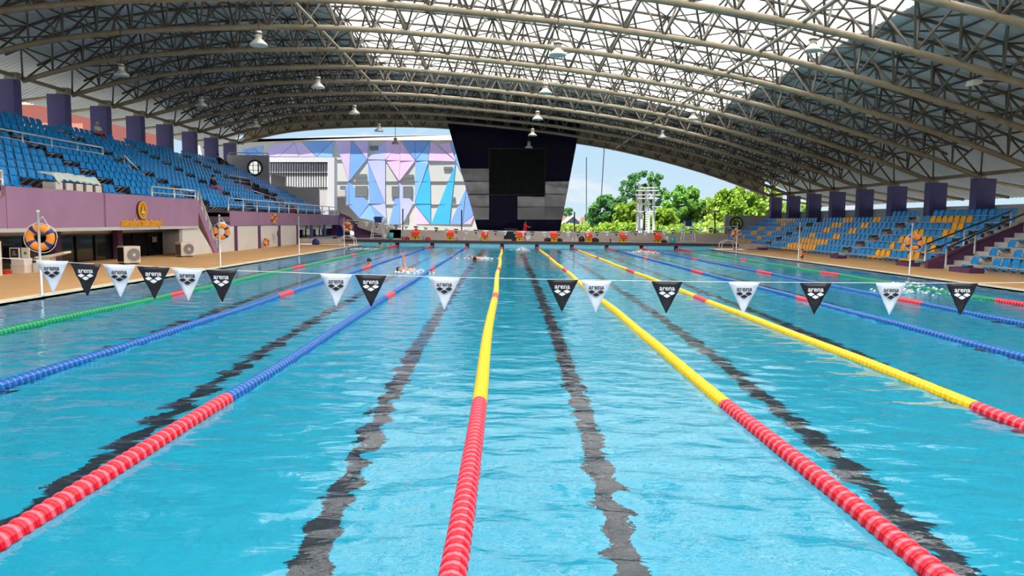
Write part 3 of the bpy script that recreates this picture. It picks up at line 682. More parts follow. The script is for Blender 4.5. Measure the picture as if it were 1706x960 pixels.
TR += [(z3(L), c) for L, c in [
 ([(535,148),(570,150),(570,212),(535,212)],'S'), ([(572,150),(640,135),(712,212),(572,212)],'B'), ([(652,134),(724,122),(710,204)],'S'),
 ([(830,92),(1003,84),(862,214),(716,206)],'L'), ([(1004,92),(1040,212),(866,214)],'L'), ([(1006,90),(1062,84),(1198,216),(1042,214)],'L'), ([(1078,80),(1358,64),(1202,214)],'B'), ([(1359,68),(1342,216),(1206,216)],'S')]]
for i, (L, c) in enumerate(TR):
    P = [at_y(x, y, 80.0) for x, y in L]; n = len(P); C = sum(P, Vector())/n
    m = mat('facade_panel_'+{'L': 'lavender', 'P': 'pink', 'LL': 'periwinkle', 'B': 'blue', 'S': 'sky', 'C': 'cyan'}[c], FCOL[c], .35, .0, var=.06, scale=.25)
    f = [p+Vector((0, .54-.05*((k*7+i*3) % 3)/2, 0)) for k, p in enumerate(P)]; bk = [p+Vector((0, .62, 0)) for p in P]
    vs = [v-o0 for v in f+bk]; fs = [tuple(range(n)), tuple(range(n, 2*n))[::-1]]+[(k, n+k, n+(k+1) % n, (k+1) % n) for k in range(n)]
    obj('triangular_panel', vs, fs, m, fc)
for L in ([(405,230),(480,230),(480,270),(405,270)], [(270,480),(378,480),(378,510),(270,510)], [(690,485),(795,485),(795,512),(690,512)], [(600,588),(665,588),(665,685),(600,685)], [(700,588),(785,588),(785,688),(700,688)], [(1062,415),(1140,415),(1140,440),(1062,440)], [(140,585),(190,585),(190,620),(140,620)], [(275,585),(385,585),(385,680),(275,680)], [(1135,685),(1165,685),(1165,710),(1135,710)], [(705,850),(750,850),(750,905),(705,905)]):
    spart('window', z5(L), 80.5, .3, M['fwin'], fc, o0)
for y in (352, 545, 750): spart('floor_joint', z5([(60, y), (1330, y), (1330, y+3), (60, y+3)]), 80.52, .2, M['fwin'], fc, o0)
# tower
tn = empty('scoreboard_tower', V(0, 61.5, -1.6)); tag(tn, 'dark glossy tapering scoreboard tower behind the far end of the pool', 'tower'); o0 = V(0, 61.5, -1.6)
def tx(py): t = (py-200)/(395-200); return 744+(799-744)*t, 968-(968-931)*t
spart('core', [(tx(195)[0]+1, 195), (tx(195)[1]-1, 195), (tx(396)[1]-1, 396), (tx(396)[0]+1, 396)], 61.85, .9, M['tower'], tn, o0)
ys = [195+21.4*i for i in range(10)]; ys[-1] = 390
random.seed(11)
tilt = {(4, 0): (.09, -.03), (5, 0): (.17, 0), (6, 0): (.18, .02), (7, 0): (.13, -.06), (5, 3): (.17, .04), (6, 3): (.13, .05), (6, 2): (.15, -.05), (7, 3): (.08, .03), (7, 2): (.12, .02)}  # leans picked so these panels mirror the skylight
for r in range(9):
    y0, y1 = ys[r]+.25, ys[r+1]-.25; ym = (y0+y1)/2; a, e = tx(ym); cuts = [None, 815, 862, 908, None]
    for c in range(4):
        x0t, x1t = (tx(y0)[0] if c == 0 else cuts[c]+.2), (tx(y0)[1] if c == 3 else cuts[c+1]-.2)
        x0b, x1b = (tx(y1)[0] if c == 0 else cuts[c]+.2), (tx(y1)[1] if c == 3 else cuts[c+1]-.2)
        P = [at_y(x, y, 61.7) for x, y in ((x0t, y0), (x1t, y0), (x1b, y1), (x0b, y1))]
        ty, tx_ = tilt.get((r, c), (random.uniform(-.05, -.022), random.uniform(-.012, .012)))
        dz = P[0].z-P[3].z; dx = P[1].x-P[0].x
        off = [(-ty*dz/2-tx_*dx/2), (-ty*dz/2+tx_*dx/2), (ty*dz/2+tx_*dx/2), (ty*dz/2-tx_*dx/2)]
        f = [p+Vector((0, -off[i], 0))-o0 for i, p in enumerate(P)]; bk = [p+Vector((0, .14, 0))-o0 for p in P]
        obj('cladding_panel', f+bk, [(0, 3, 2, 1), (4, 5, 6, 7), (0, 1, 5, 4), (1, 2, 6, 5), (2, 3, 7, 6), (3, 0, 4, 7)], M['tower_bright' if (r, c) in tilt else 'tower'], tn)
sc = empty('video_screen', V(.8, 61.4, 2)); tag(sc, 'large black switched-off video screen on the dark tower', 'screen'); q0 = V(.8, 61.4, 2)
spart('casing', [(814.5, 247), (908.5, 247), (908.5, 325), (814.5, 325)], 61.4, .25, M['black'], sc, q0)
for i in range(6):
    for j in range(5):
        x = 815.5+15.4*i; y = 248.2+15.2*j; spart('screen_tile', [(x, y), (x+15.2, y), (x+15.2, y+15), (x, y+15)], 61.36, .05, M['screen'], sc, q0)
# starting blocks
def starting_block():
    r = empty('starting_block', (0, 0, 0))
    b = MB(); b.prism([(-.22, 0), (.22, 0), (.24, .32), (-.24, .32)], 1, -.02, .42); b.build('base', M['yelp'], r)
    b = MB(); b.box((-.25, -.03, .13), (.25, .43, .155)); b.build('base_band', M['brown'], r)
    b = MB(); b.prism([(-.08, .34), (.52, .50), (.52, .56), (-.08, .46)], 0, -.27, .27); b.build('top_plate', M['redp'], r)
    b = MB(); b.prism([(.36, .56), (.44, .56), (.56, .74), (.48, .74)], 0, -.27, .27); b.build('foot_wedge', M['redp'], r)
    b = MB(); b.prism([(-.1, .30), (-.05, .30), (-.05, .50), (-.1, .50)], 0, -.27, .27); b.build('front_plate', M['redp'], r)
    for s in (-.31, .31):
        b = MB(); b.tube([(s*.9, .0, .3), (s, -.02, .38), (s, .2, .46)], .018, 6); b.build('grab_handle', M['white'], r, True)
    b = MB(); b.box((-.03, -.03, .06), (.03, -.02, .24)); b.build('lane_mark', M['black'], r)
    return r
sb = starting_block()
for i in range(8):
    o = sb if i == 0 else copy_tree(sb)
    o.location = (-6.25+2.5*i, 52.25, .445)
    pos = ['leftmost', 'second from the left', 'third from the left', 'fourth from the left', 'fourth from the right', 'third from the right', 'second from the right', 'rightmost'][i]
    tag(o, 'orange and yellow starting block on the far pool edge, '+pos, 'starting block', 'starting blocks on the far edge')
# thin poles on the far wall
for i, (x, y0, y1, D) in enumerate([(671, 348, 385, 57.9), (769, 350, 386, 57.9), (957, 353, 386, 57.9), (1074, 352, 388, 57.9)]):
    a, c = at_y(x, y1, D), at_y(x, y0, D)
    o = empty('wall_pole', a); MB().tube([(0, 0, 0), c-a], .05, 8).build('pole', M['bracket'], o, True); MB().cbox((0, 0, .0), (.2, .2, .05)).build('foot_plate', M['bracket'], o)
    tag(o, 'slim dark pole standing on the far wall, '+['leftmost', 'second from the left', 'second from the right', 'rightmost'][i]+' of four', 'pole', 'poles on the far wall')
lp = empty('street_lamp', at_y(1191, 404, 62)); q = at_y(1191, 354, 62)-at_y(1191, 404, 62)
tag(lp, 'grey lamp post with a flat square head left of the right stand', 'lamp')
MB().tube([(0, 0, 0), q], .06, 8).build('pole', M['bracket'], lp, True); MB().prism([(-.25, q.z), (.25, q.z), (.32, q.z+.18), (-.32, q.z+.18)], 1, -.2, .2).build('lamp_head', M['lconcrete'], lp)
# lifeguard chairs
def guard_chair():
    r = empty('lifeguard_chair', (0, 0, 0)); m = M['stainless']
    for s in (-1, 1):
        for nm, a, c in (('leg', (s*.48, -.35, 0), (s*.3, -.05, 1.28)), ('leg', (s*.48, .55, 0), (s*.3, .3, 1.28)), ('arm_post', (s*.3, -.05, 1.2), (s*.3, -.05, 1.62)), ('arm_post', (s*.3, .3, 1.2), (s*.3, .3, 1.66))):
            MB().tube([a, c], .028, 8).build(nm, m, r, True)
        MB().tube([(s*.3, -.08, 1.5), (s*.3, .32, 1.5)], .022, 6).build('arm_rest', m, r, True)
        MB().tube([(s*.48, -.33, .12), (s*.47, .53, .12)], .02, 6).build('side_brace', m, r, True)
    for i in range(6): z = .14+.2*i; t = z/1.28; MB().cbox((0, -.35+.3*t, z), (.96-.36*t, .07, .03)).build('rung', m, r)
    MB().box((-.28, -.1, 1.22), (.28, .3, 1.27)).build('seat', M['bluec'], r); MB().box((-.28, .27, 1.27), (.28, .31, 1.66)).build('backrest', M['navy'], r)
    return r
gc = guard_chair(); gc.location = V(-9.4, 53.4, -1.38); tag(gc, 'tall steel lifeguard chair with a blue seat at the far left corner', 'chair')
g2 = copy_tree(gc); g2.location = V(13.7, 54.3, -1.38); tag(g2, 'tall steel lifeguard chair with a dark blue seat at the far right corner', 'chair')
# pool ladders
for i, (X, lab) in enumerate([(-10.9, 'curved steel pool ladder rails at the far left corner'), (15.4, 'curved steel pool ladder rails at the far right corner')]):
    r = empty('pool_ladder', V(X, 50.2, -1.77)); tag(r, lab, 'ladder'); d = 1 if X < 0 else -1
    for s in (-.35, .35):
        P = [(-.5*d, s, 0)]+[(-.5*d+(.45*(1-math.cos(t)))*d*1.1, s, .35+.35*math.sin(t)) for t in [math.pi*k/10 for k in range(11)]]+[(.55*d, s, -.7)]
        MB().tube(P, .028, 8).build('hand_rail', M['stainless'], r, True)
    for z in (-.3, -.6): MB().cbox((.53*d, 0, z), (.08, .7, .03)).build('rung', M['stainless'], r)
# masts, houses, white frame
for i, (x, y0, y1, D, lab) in enumerate([(977, 262, 385, 150, 'very tall thin mast in the sky right of the dark tower'), (1003, 225, 385, 140, 'tall thin cable mast behind the bushes in the far right'), (1150, 240, 385, 150, 'thin mast above the trees')]):
    if i == 2: continue
    a, c = at_y(x+(-6 if i == 1 else 0), y1+25, D), at_y(x+(5 if i == 1 else 0), y0, D)
    tag(MB().tube([a, c], .09, 5).build('mast', M['bracket'], None, True), lab, 'mast')
def house(label, x0, x1, xr, yb, ye, yr, D, mw, mr, gable=True):
    h = empty('house', at_y(x0, yb, D)); tag(h, label, 'house'); o0 = at_y(x0, yb, D)
    spart('wall', [(x0, yb), (x0, ye), (x1, ye), (x1, yb)], D, 8, mw, h, o0)
    if gable:
        spart('gable_wall', [(x0, ye), (xr, yr), (x1, ye)], D+.05, 7.9, mw, h, o0)
        for p, q in (((x0-1.5, ye+1), (xr, yr-.5)), ((xr, yr-.5), (x1+1.5, ye+1))): spart('roof_slope', [p, q, (q[0], q[1]-1.2), (p[0], p[1]-1.2)], D-.4, 9, mr, h, o0)
    else: part(MB().prism(pts([(x0-1, ye), (x0+3, yr), (x1-3, yr), (x1+1, ye)], D), 1, D-.4, D+8), 'roof', mr, h, o0)
    return h
M['bhouse'] = mat('blue_house_wall', srgb(96, 128, 182), .7, var=.05); M['roofb'] = mat('brown_roof', srgb(170, 140, 125), .8, var=.08, scale=1)
house('blue gabled house beyond the far wall', 937, 972, 955, 392, 376, 362, 110, M['bhouse'], M['roofb'])
house('brown roofed house left of the blue gabled house', 905, 945, 930, 392, 370, 360, 125, M['lconcrete'], M['roofb'], False)
house('brown roofed house right of the blue gabled house', 965, 990, 978, 392, 372, 362, 130, M['lconcrete'], M['roofb'], False)
ft = empty('white_pipe_tower', at_y(1077, 388, 72)); o0 = at_y(1077, 388, 72); tag(ft, 'white steel pipe tower with a ladder beyond the far wall', 'tower')
M['wpipe'] = mat('white_pipe', srgb(232, 234, 232), .5, var=.03)
k = 66/1206
for x, y0, dy in ((1061, 325, 0), (1068, 308, 1), (1076, 315, 0), (1084, 305, 1.2), (1090, 318, 0), (1072, 308, 1.2), (1092, 302, 1.1)):
    a, c = at_y(x, 442, 72)+Vector((0, dy, 0)), at_y(x, y0, 72)+Vector((0, dy, 0)); part(MB().tube([a, c], .085, 8), 'pipe', M['wpipe'], ft, o0, smooth=True)
for y, xa, xb in ((353, 1058, 1094), (325, 1058, 1100), (318, 1060, 1098), (331, 1060, 1098), (345, 1086, 1103), (313, 1066, 1094), (305, 1060, 1066)):
    part(MB().tube([at_y(xa, y, 72), at_y(xb, y, 72)], .05, 6), 'cross_pipe', M['wpipe'], ft, o0, smooth=True)
for y in range(356, 388, 4): part(MB().tube([at_y(1074, y, 71.8), at_y(1082, y, 71.8)], .03, 5), 'ladder_rung', M['wpipe'], ft, o0)
for x in (1074, 1082): part(MB().tube([at_y(x, 442, 71.8), at_y(x, 352, 71.8)], .05, 6), 'ladder_rail', M['wpipe'], ft, o0)
part(bx(tuple(at_y(1060, 385, 72.4)), tuple(at_y(1071, 356, 72.5))), 'panel', M['wpipe'], ft, o0)
# red roofed building seen through the slot behind the left stand
rb = empty('red_building', (-60, 112, 0)); tag(rb, 'salmon red building glimpsed between the columns behind the left stand', 'building')
M['salmon'] = mat('salmon_wall', srgb(220, 128, 110), .8, var=.05)
b = MB(); b.box((-4, -14, -2.3), (4, 12, 16.4)); b.build('wall', M['salmon'], rb); b = MB(); b.box((-4.5, -14.5, 16.4), (4.5, 12.5, 16.8)); b.build('roof_edge', M['lconcrete'], rb)
# ================================================================== TREES
def leafcard(mb_v, mb_f, p, s, rnd):
    a = Vector((rnd.gauss(0, 1), rnd.gauss(0, 1), rnd.gauss(0, 1))).normalized(); c = a.orthogonal().normalized(); e = a.cross(c)
    i = len(mb_v); mb_v += [p+c*s, p+e*s*.6, p-c*s, p-e*s*.6]; mb_f.append((i, i+1, i+2, i+3))
def leafmat(name, c):
    m = mat(name, c, .6, var=.35, scale=.6)
    t = m.node_tree; b = t.nodes['Principled BSDF']; out = [n for n in t.nodes if n.type == 'OUTPUT_MATERIAL'][0]
    tr = N(t, 'ShaderNodeBsdfTranslucent'); tr.inputs[0].default_value = tuple(x*1.2 for x in c)+(1,); mx = N(t, 'ShaderNodeMixShader'); mx.inputs[0].default_value = .35
    t.links.new(b.outputs[0], mx.inputs[1]); t.links.new(tr.outputs[0], mx.inputs[2]); t.links.new(mx.outputs[0], out.inputs[0]); return m
LM = [leafmat('leaf_bright', srgb(138, 168, 56)), leafmat('leaf_mid', srgb(122, 168, 76)), leafmat('leaf_dark', srgb(96, 144, 84)), leafmat('leaf_pale', srgb(160, 182, 84))]
M['trunk'] = mat('tree_trunk', srgb(96, 80, 62), .9, var=.15)
def tree(label, x, yb, yt, w, D, m, n=3500, sparse=False, leaf=.22, seed=0, group='trees beyond the far wall'):
    rnd = random.Random(seed); s = D/1206; base = at_y(x, 385, D); base.z = -2.3; top = at_y(x, yt, D).z; bot = at_y(x, yb, D).z; W2 = w*s/2; H = top-bot
    r = empty('tree', base); tag(r, label, 'tree', group)
    blobs = []
    for i in range(60 if not sparse else 90):
        u = rnd.uniform(-1, 1); v = rnd.uniform(0, 1); lim = math.sqrt(max(.05, 1-(abs(v-.42)/.62)**2.2)); blobs.append((Vector((u*W2*lim, rnd.uniform(-1, 1)*W2*.6*lim, bot-base.z+v*H)), W2*rnd.uniform(.13, .25)*(1 if not sparse else .6)))
    vs = []; fs = []
    for i in range(n):
        c, R = blobs[i % len(blobs)]; d = Vector((rnd.gauss(0, 1), rnd.gauss(0, 1), rnd.gauss(0, 1))).normalized(); leafcard(vs, fs, c+d*R*rnd.uniform(.3, 1.25), leaf*rnd.uniform(.7, 1.4), rnd)
    obj('crown', vs, fs, m, r)
    mb = MB(); mb.tube([(0, 0, 0), (.1, 0, (bot-base.z)+H*.45)], [W2*.07+.1, W2*.03+.04], 7)
    for c, R in blobs[:10]: mb.tube([(.05, 0, (bot-base.z)+H*.15), c], [.1, .03], 5)
    mb.build('trunk', M['trunk'], r)
    return r
TREES = [('tall airy tree rising above the white pipe tower', 1070, 345, 288, 72, 100, 2, 5000, True),
 ('dense dark green tree left of the white pipe tower', 1012, 388, 332, 62, 90, 2, 5500, False),
 ('bright green tree just left of the white pipe tower', 1046, 390, 342, 46, 86, 0, 4000, False),
 ('large bushy green tree right of the white pipe tower', 1136, 388, 316, 66, 90, 1, 6500, False),
 ('low yellow-green tree behind the white pipe tower', 1104, 390, 352, 46, 82, 0, 3500, False),
 ('pale green tree between the bushy tree and the lamp post', 1180, 390, 336, 60, 92, 3, 5000, False),
 ('wide bright green tree behind the right grey end wall', 1226, 390, 318, 84, 86, 0, 7500, False),
 ('tall green tree where the right roof edge comes down', 1268, 380, 312, 60, 95, 3, 5000, False),
 ('small dark tree beyond the brown roofed house', 946, 384, 349, 22, 140, 2, 1500, False)]
for i, (lab, x, yb, yt, w, D, mi, n, sp) in enumerate(TREES): tree(lab, x, yb, yt, w, D, LM[mi], int(n*1.5), sp, .27 if not sp else .17, i+1)
def bush(label, x0, x1, yt, D, m, n, seed):
    rnd = random.Random(seed); vs = []; fs = []; a, c = at_y(x0, yt, D), at_y(x1, yt, D); o0 = Vector((a.x, D, -2.3))
    bl = [(Vector((rnd.uniform(a.x, c.x), D+rnd.uniform(-.8, .8), rnd.uniform(0, a.z-.4))), rnd.uniform(.5, 1.0)) for _ in range(int((c.x-a.x)*4)+4)]
    for i in range(n):
        p, R = bl[i % len(bl)]; d = Vector((rnd.gauss(0, 1), rnd.gauss(0, 1), rnd.gauss(0, 1))).normalized(); leafcard(vs, fs, p+d*R*rnd.uniform(.7, 1)-o0, .17*rnd.uniform(.7, 1.3), rnd)
    r = empty('hedge', o0); obj('foliage', vs, fs, m, r); MB().box((.1, -.05, 0), (c.x-a.x-.1, .05, .6)).build('stem', M['trunk'], r); tag(r, label, 'hedge', 'hedges behind the far wall')
bush('bright low hedge in front of the blue gabled house', 928, 985, 377, 76, LM[3], 4500, 21)
bush('yellow-green hedge right of the blue gabled house', 985, 1062, 374, 75, LM[0], 5500, 22)
bush('green hedge right of the white pipe tower', 1094, 1150, 372, 75, LM[0], 4500, 23)
bush('pale green hedge left of the right grey end wall', 1150, 1212, 372, 76, LM[3], 5000, 24)
bush('green hedge glimpsed behind the right stand', 1300, 1470, 338, 74, LM[0], 4500, 25)
# ================================================================== LANE ROPES
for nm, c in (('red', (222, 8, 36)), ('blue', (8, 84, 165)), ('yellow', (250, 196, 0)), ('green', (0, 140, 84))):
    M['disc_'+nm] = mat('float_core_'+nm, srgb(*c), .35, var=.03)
    M['rim_'+nm] = mat('float_lit_rim_'+nm, srgb(*[min(255, int(v+(255-v)*.36)) if nm == 'red' else min(255, int(v+(255-v)*.18)) for v in c]), .3, var=.02)  # rims lightened: colour stands in for light the raised rim catches
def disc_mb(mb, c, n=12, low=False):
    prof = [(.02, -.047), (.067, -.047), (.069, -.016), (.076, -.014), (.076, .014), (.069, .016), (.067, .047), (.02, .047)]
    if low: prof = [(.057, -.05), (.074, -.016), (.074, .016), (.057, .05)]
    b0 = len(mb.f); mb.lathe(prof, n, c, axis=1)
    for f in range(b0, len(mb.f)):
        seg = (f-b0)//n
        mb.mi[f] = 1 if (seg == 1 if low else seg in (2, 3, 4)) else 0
DISC = {}
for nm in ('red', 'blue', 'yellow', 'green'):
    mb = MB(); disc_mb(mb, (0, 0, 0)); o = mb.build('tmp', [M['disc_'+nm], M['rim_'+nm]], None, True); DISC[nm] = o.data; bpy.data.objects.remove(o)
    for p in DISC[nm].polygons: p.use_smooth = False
def rope_col(d, main):
    if d < 5 or d > 45: return 'red'
    for a, c in ((14.6, 15.7), (24.2, 25.8), (34.5, 35.5)):
        if a < d < c: return 'red'
    return main
ROPES = [('green', 'green floats, leftmost rope in the picture'), ('blue', 'blue floats, second rope from the left'), ('blue', 'blue floats, third rope from the left beside the central one'), ('yellow', 'yellow floats, the central one running almost straight away'), ('yellow', 'yellow floats, first right of the central rope'), ('yellow', 'yellow floats, second right of the central rope'), ('blue', 'blue floats, third right of the central rope'), ('blue', 'blue floats, fourth right of the central rope'), ('green', 'green floats, rightmost rope in the picture')]
for i, (main, lab) in enumerate(ROPES):
    x = -7.5+2.5*i; zc = .012
    r = empty('lane_rope', (x, 2.1, zc)); tag(r, 'lane rope of red and '+lab, 'lane rope', 'floating lane ropes')
    MB().tube([(0, -.1, 0), (0, 49.9, 0)], .012, 6).build('cable', M['rope'], r)
    far = {}
    for k in range(498):
        d = .05+k*.1; c = rope_col(d, main)
        sag = .006*math.sin(d*1.3+i); sx = .02*math.sin(d*.5+i*2)
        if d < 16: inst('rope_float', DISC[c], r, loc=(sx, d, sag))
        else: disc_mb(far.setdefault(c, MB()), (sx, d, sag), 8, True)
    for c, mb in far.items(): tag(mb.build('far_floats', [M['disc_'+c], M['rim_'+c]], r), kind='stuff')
# ================================================================== BACKSTROKE FLAGS
def flag_mesh(m, w=.31, h=.315, t=.003, amp=.004, seed=0):
    rnd = random.Random(seed); vs = []; fs = []; n = 8; ph = rnd.uniform(0, 6)
    for s in (0, 1):
        for i in range(n+1):
            u = i/n; ww = w*(1-u)+.004*u
            for k in range(5):
                x = (k/4-.5)*ww; z = -u*h; vs.append((x, (t if s else 0)+amp*math.sin(14*u+x*9+ph), z))
    q = (n+1)*5
    for i in range(n):
        for k in range(4):
            a = i*5+k; fs += [(a, a+5, a+6, a+1), (q+a, q+a+1, q+a+6, q+a+5)]
        fs += [(i*5, q+i*5, q+i*5+5, i*5+5), (i*5+4, i*5+9, q+i*5+9, q+i*5+4)]
    for k in range(4): fs.append((k, k+1, q+k+1, q+k))
    o = obj('tmp', vs, fs, m, None, True); me = o.data; bpy.data.objects.remove(o); return me
FL = {c: [flag_mesh(M['flagw' if c == 'w' else 'flagb'], seed=s, amp=.003 if c == 'w' else .006) for s in range(3)] for c in 'wb'}
TXT = {c: textmesh('arena', .067, M['inkb' if c == 'w' else 'inkw'], .0015, .0007) for c in 'wb'}
def logo(m, s=1.0):
    b = MB()
    for cx, cz, w, h in ((-.0445, .0, .034, .019), (.0445, .0, .034, .019), (0, -.0265, .034, .019)):
        P = []
        for k in range(4):
            a = [(-w, 0), (0, -h), (w, 0), (0, h)]; p, q = a[k], a[(k+1) % 4]
            for u in (0, .33, .66):
                x = p[0]+(q[0]-p[0])*u; z = p[1]+(q[1]-p[1])*u; bul = 1+.06*math.sin(math.pi*u); P.append(((cx+x*bul)*s, (cz+z*bul)*s))
        b.prism(P, 1, -.0015*s, .0015*s)
    o = b.build('tmp', m); me = o.data; bpy.data.objects.remove(o); return me
LG = {c: logo(M['inkb' if c == 'w' else 'inkw']) for c in 'wb'}
LGS = {c: logo(M['inkb' if c == 'w' else 'inkw'], 1.25) for c in 'wb'}
FP = [(86.5, 435, 'w'), (143, 439.5, 'b'), (199, 441.5, 'w'), (256, 444.5, 'b'), (312.5, 447, 'w'), (369, 450, 'b'), (560, 457, 'w'), (618, 458, 'b'), (740.5, 462, 'w'), (937, 466, 'b'), (993.5, 467, 'w'), (1111.5, 469, 'b'), (1240, 470, 'w'), (1359, 471, 'b'), (1484.5, 471.5, 'w'), (1603, 472, 'b')]
fpts = [at_y(-180, 421, 7.0), at_y(0, 430, 7.0)]+[at_y(x, y, 7.0) for x, y, c in FP]+[at_y(1706, 471, 7.0), at_y(1950, 468, 7.0)]
tag(MB().tube(fpts, .0028, 5).build('flag_line', M['rope'], None, True), 'thin white cord strung across the near end carrying the large pennants', 'cord')
wn = bn = 0
for i, (x, y, c) in enumerate(FP):
    p = at_y(x, y, 7.0)
    f = inst('pennant_flag', FL[c][i % 3], loc=p+Vector((0, -.001, .001))); f.rotation_euler = (0, 0.0, random.uniform(-.12, .12) if c == 'b' else 0)
    if c == 'w': k = wn; wn += 1
    else: k = bn; bn += 1
    tag(f, 'large %s pennant with lettering and diamond logo, %s %s one from the left' % ('white' if c == 'w' else 'black', ORD[k], 'white' if c == 'w' else 'black'), 'flag', 'large near pennants')
    t = inst('lettering', TXT[c], f, loc=(0, -.0115, -.068)); t.rotation_euler = (math.pi/2, 0, 0)
    inst('diamond_logo', LG[c], f, loc=(0, -.0115, -.115))
far = [(594, 368.6), (610.6, 370), (627.5, 372), (644.4, 373.3), (660, 374.6), (676.7, 376), (693, 377), (709.5, 378), (727, 379), (744, 380.3), (760, 381.3), (776.6, 382), (793, 383), (809.5, 384), (825.5, 384.6), (841.5, 385), (858, 385.4), (872, 385.6), (887, 385.8), (907, 386), (931.5, 386.2), (947, 386.3), (963, 386.3), (979, 386.2), (995, 386), (1011, 385.8), (1027, 385.6), (1043, 385.3), (1059, 385), (1075, 384.6), (1091, 384.2), (1107, 383.7), (1121, 383), (1136, 382), (1151.5, 381.3), (1167.7, 380.7), (1183.6, 379.8), (1199.6, 379), (1216, 377.5)]
tag(MB().tube([at_y(578, 366.5, 46.3)]+[at_y(x, y, 46.8) for x, y in far]+[at_y(1228, 376.5, 46.3)], .008, 4).build('flag_line', M['rope']), 'thin cord across the far end of the pool carrying the small pennants', 'cord')
for i, (x, y) in enumerate(far):
    c = 'bw'[i % 2]; p = at_y(x, y, 46.8); f = inst('pennant_flag', FL[c][i % 3], loc=p)
    n = i//2; L = len(far)
    side = '%s %s one from the left' % (ORD[n], 'black' if c == 'b' else 'white')
    tag(f, 'small distant %s pennant over the far end, %s' % ('black' if c == 'b' else 'white', side), 'flag', 'small far pennants')
    inst('diamond_logo', LGS[c], f, loc=(0, -.012, -.1))
# ================================================================== POLES AND LIFE RINGS
def life_ring_parts():
    def arc(R, r, t0, t1, n, k=10):
        vs = []; fs = []
        for i in range(n+1):
            t = t0+(t1-t0)*i/n
            for j in range(k):
                a = 2*math.pi*j/k; q = R+r*math.cos(a); vs.append((q*math.cos(t), r*.72*math.sin(a), q*math.sin(t)))
        for i in range(n):
            for j in range(k): fs.append((i*k+j, i*k+(j+1) % k, (i+1)*k+(j+1) % k, (i+1)*k+j))
        return vs, fs
    a = obj('tmp', *arc(.207, .088, 0, 2*math.pi, 40), M['orange'], None, True)
    bs = [obj('tmp', *arc(.207, .0915, t-.17, t+.17, 5), M['navy'], None, True) for t in [math.radians(d) for d in (32, 128, 212, 318)]]
    b = MB(); P = []
    for k in range(49):
        t = 2*math.pi*k/48; P.append((math.cos(t)*(.315+.02*abs(math.sin(2*t+.6))), .02, math.sin(t)*(.315+.02*abs(math.sin(2*t+.6)))-.01))
    b.tube(P, .008, 5); c = b.build('tmp', M['rope'], None, True)
    r = a.data, [x.data for x in bs], c.data
    for o in [a, c]+bs: bpy.data.objects.remove(o)
    return r
RG = life_ring_parts()
def life_ring(label, p, rz=0, rx=0, hang=None):
    r = empty('life_ring', p, rz); r.rotation_euler = (rx, 0, rz); tag(r, label, 'life ring')
    inst('ring', RG[0], r)
    for b in RG[1]: inst('band', b, r)
    inst('grab_rope', RG[2], r)
    if hang:
        MB().tube([(-.17, 0, .22), (hang[0], hang[1], hang[2]), (.2, 0, .2)], .008, 5).build('hanging_cord', M['rope'], r)
    return r
def deck_pole(label, X, D, h=1.92):
    r = empty('deck_pole', (CX+X, D, .05)); tag(r, label, 'pole', 'steel poles on the pool edges')
    MB().tube([(0, 0, 0), (0, 0, h-.05)], .026, 10).build('pole', M['stainless'], r, True)
    MB().lathe([(0, .02), (.07, .02), (.07, 0), (0, 0)], 12).build('base_flange', M['stainless'], r)
    MB().lathe([(0, h-.02), (.034, h-.03), (.034, h-.07), (0, h-.07)], 10).build('cap', M['stainless'], r); return r
for lab, X, D in (('steel pole nearest the camera on the left pool edge', -10.3, 16.1), ('steel pole with an orange ring in front of the left stairs', -10.3, 26.2), ('bare steel pole on the left pool edge before white panels', -10.3, 36.2), ('steel pole at the far left pool corner', -10.3, 46.3),
                  ('steel pole with an orange ring in front of the near right seats', 14.78, 26.3), ('steel pole before the middle block of right seats', 14.78, 36.4), ('steel pole at the far right pool corner', 14.78, 46.3)): deck_pole(lab, X, D)
life_ring('large orange life ring with navy bands on the nearest left pole', at_y(67, 396, 16.15), .25, 0, (.06, .02, .47))
life_ring('orange life ring hanging on the pole before the left stairs', at_y(369, 386, 26.26), .1, 0, (0, .02, .5))
life_ring('small distant orange life ring on the far left corner pole', at_y(578.5, 378, 46.36), 0, 0, (0, 0, .45))
life_ring('orange life ring hanging on the pole before the near right seats', at_y(1523, 404, 26.36), -.15, 0, (-.08, 0, .45))
life_ring('small distant orange life ring on the far right corner pole', at_y(1227, 390, 46.36), 0, 0, (0, 0, .45))
life_ring('orange life ring hung on the purple lower parapet, seen edge on', V(-14.76, 46.4, .06), math.pi/2-.35)
life_ring('orange life ring leaning on a white wall panel at deck level', V(-14.62, 44.4, -1.43), math.pi/2-.3)
life_ring('orange life ring standing at the foot of the middle right pole', V(14.98, 36.5, -1.42), math.pi/2-.5)
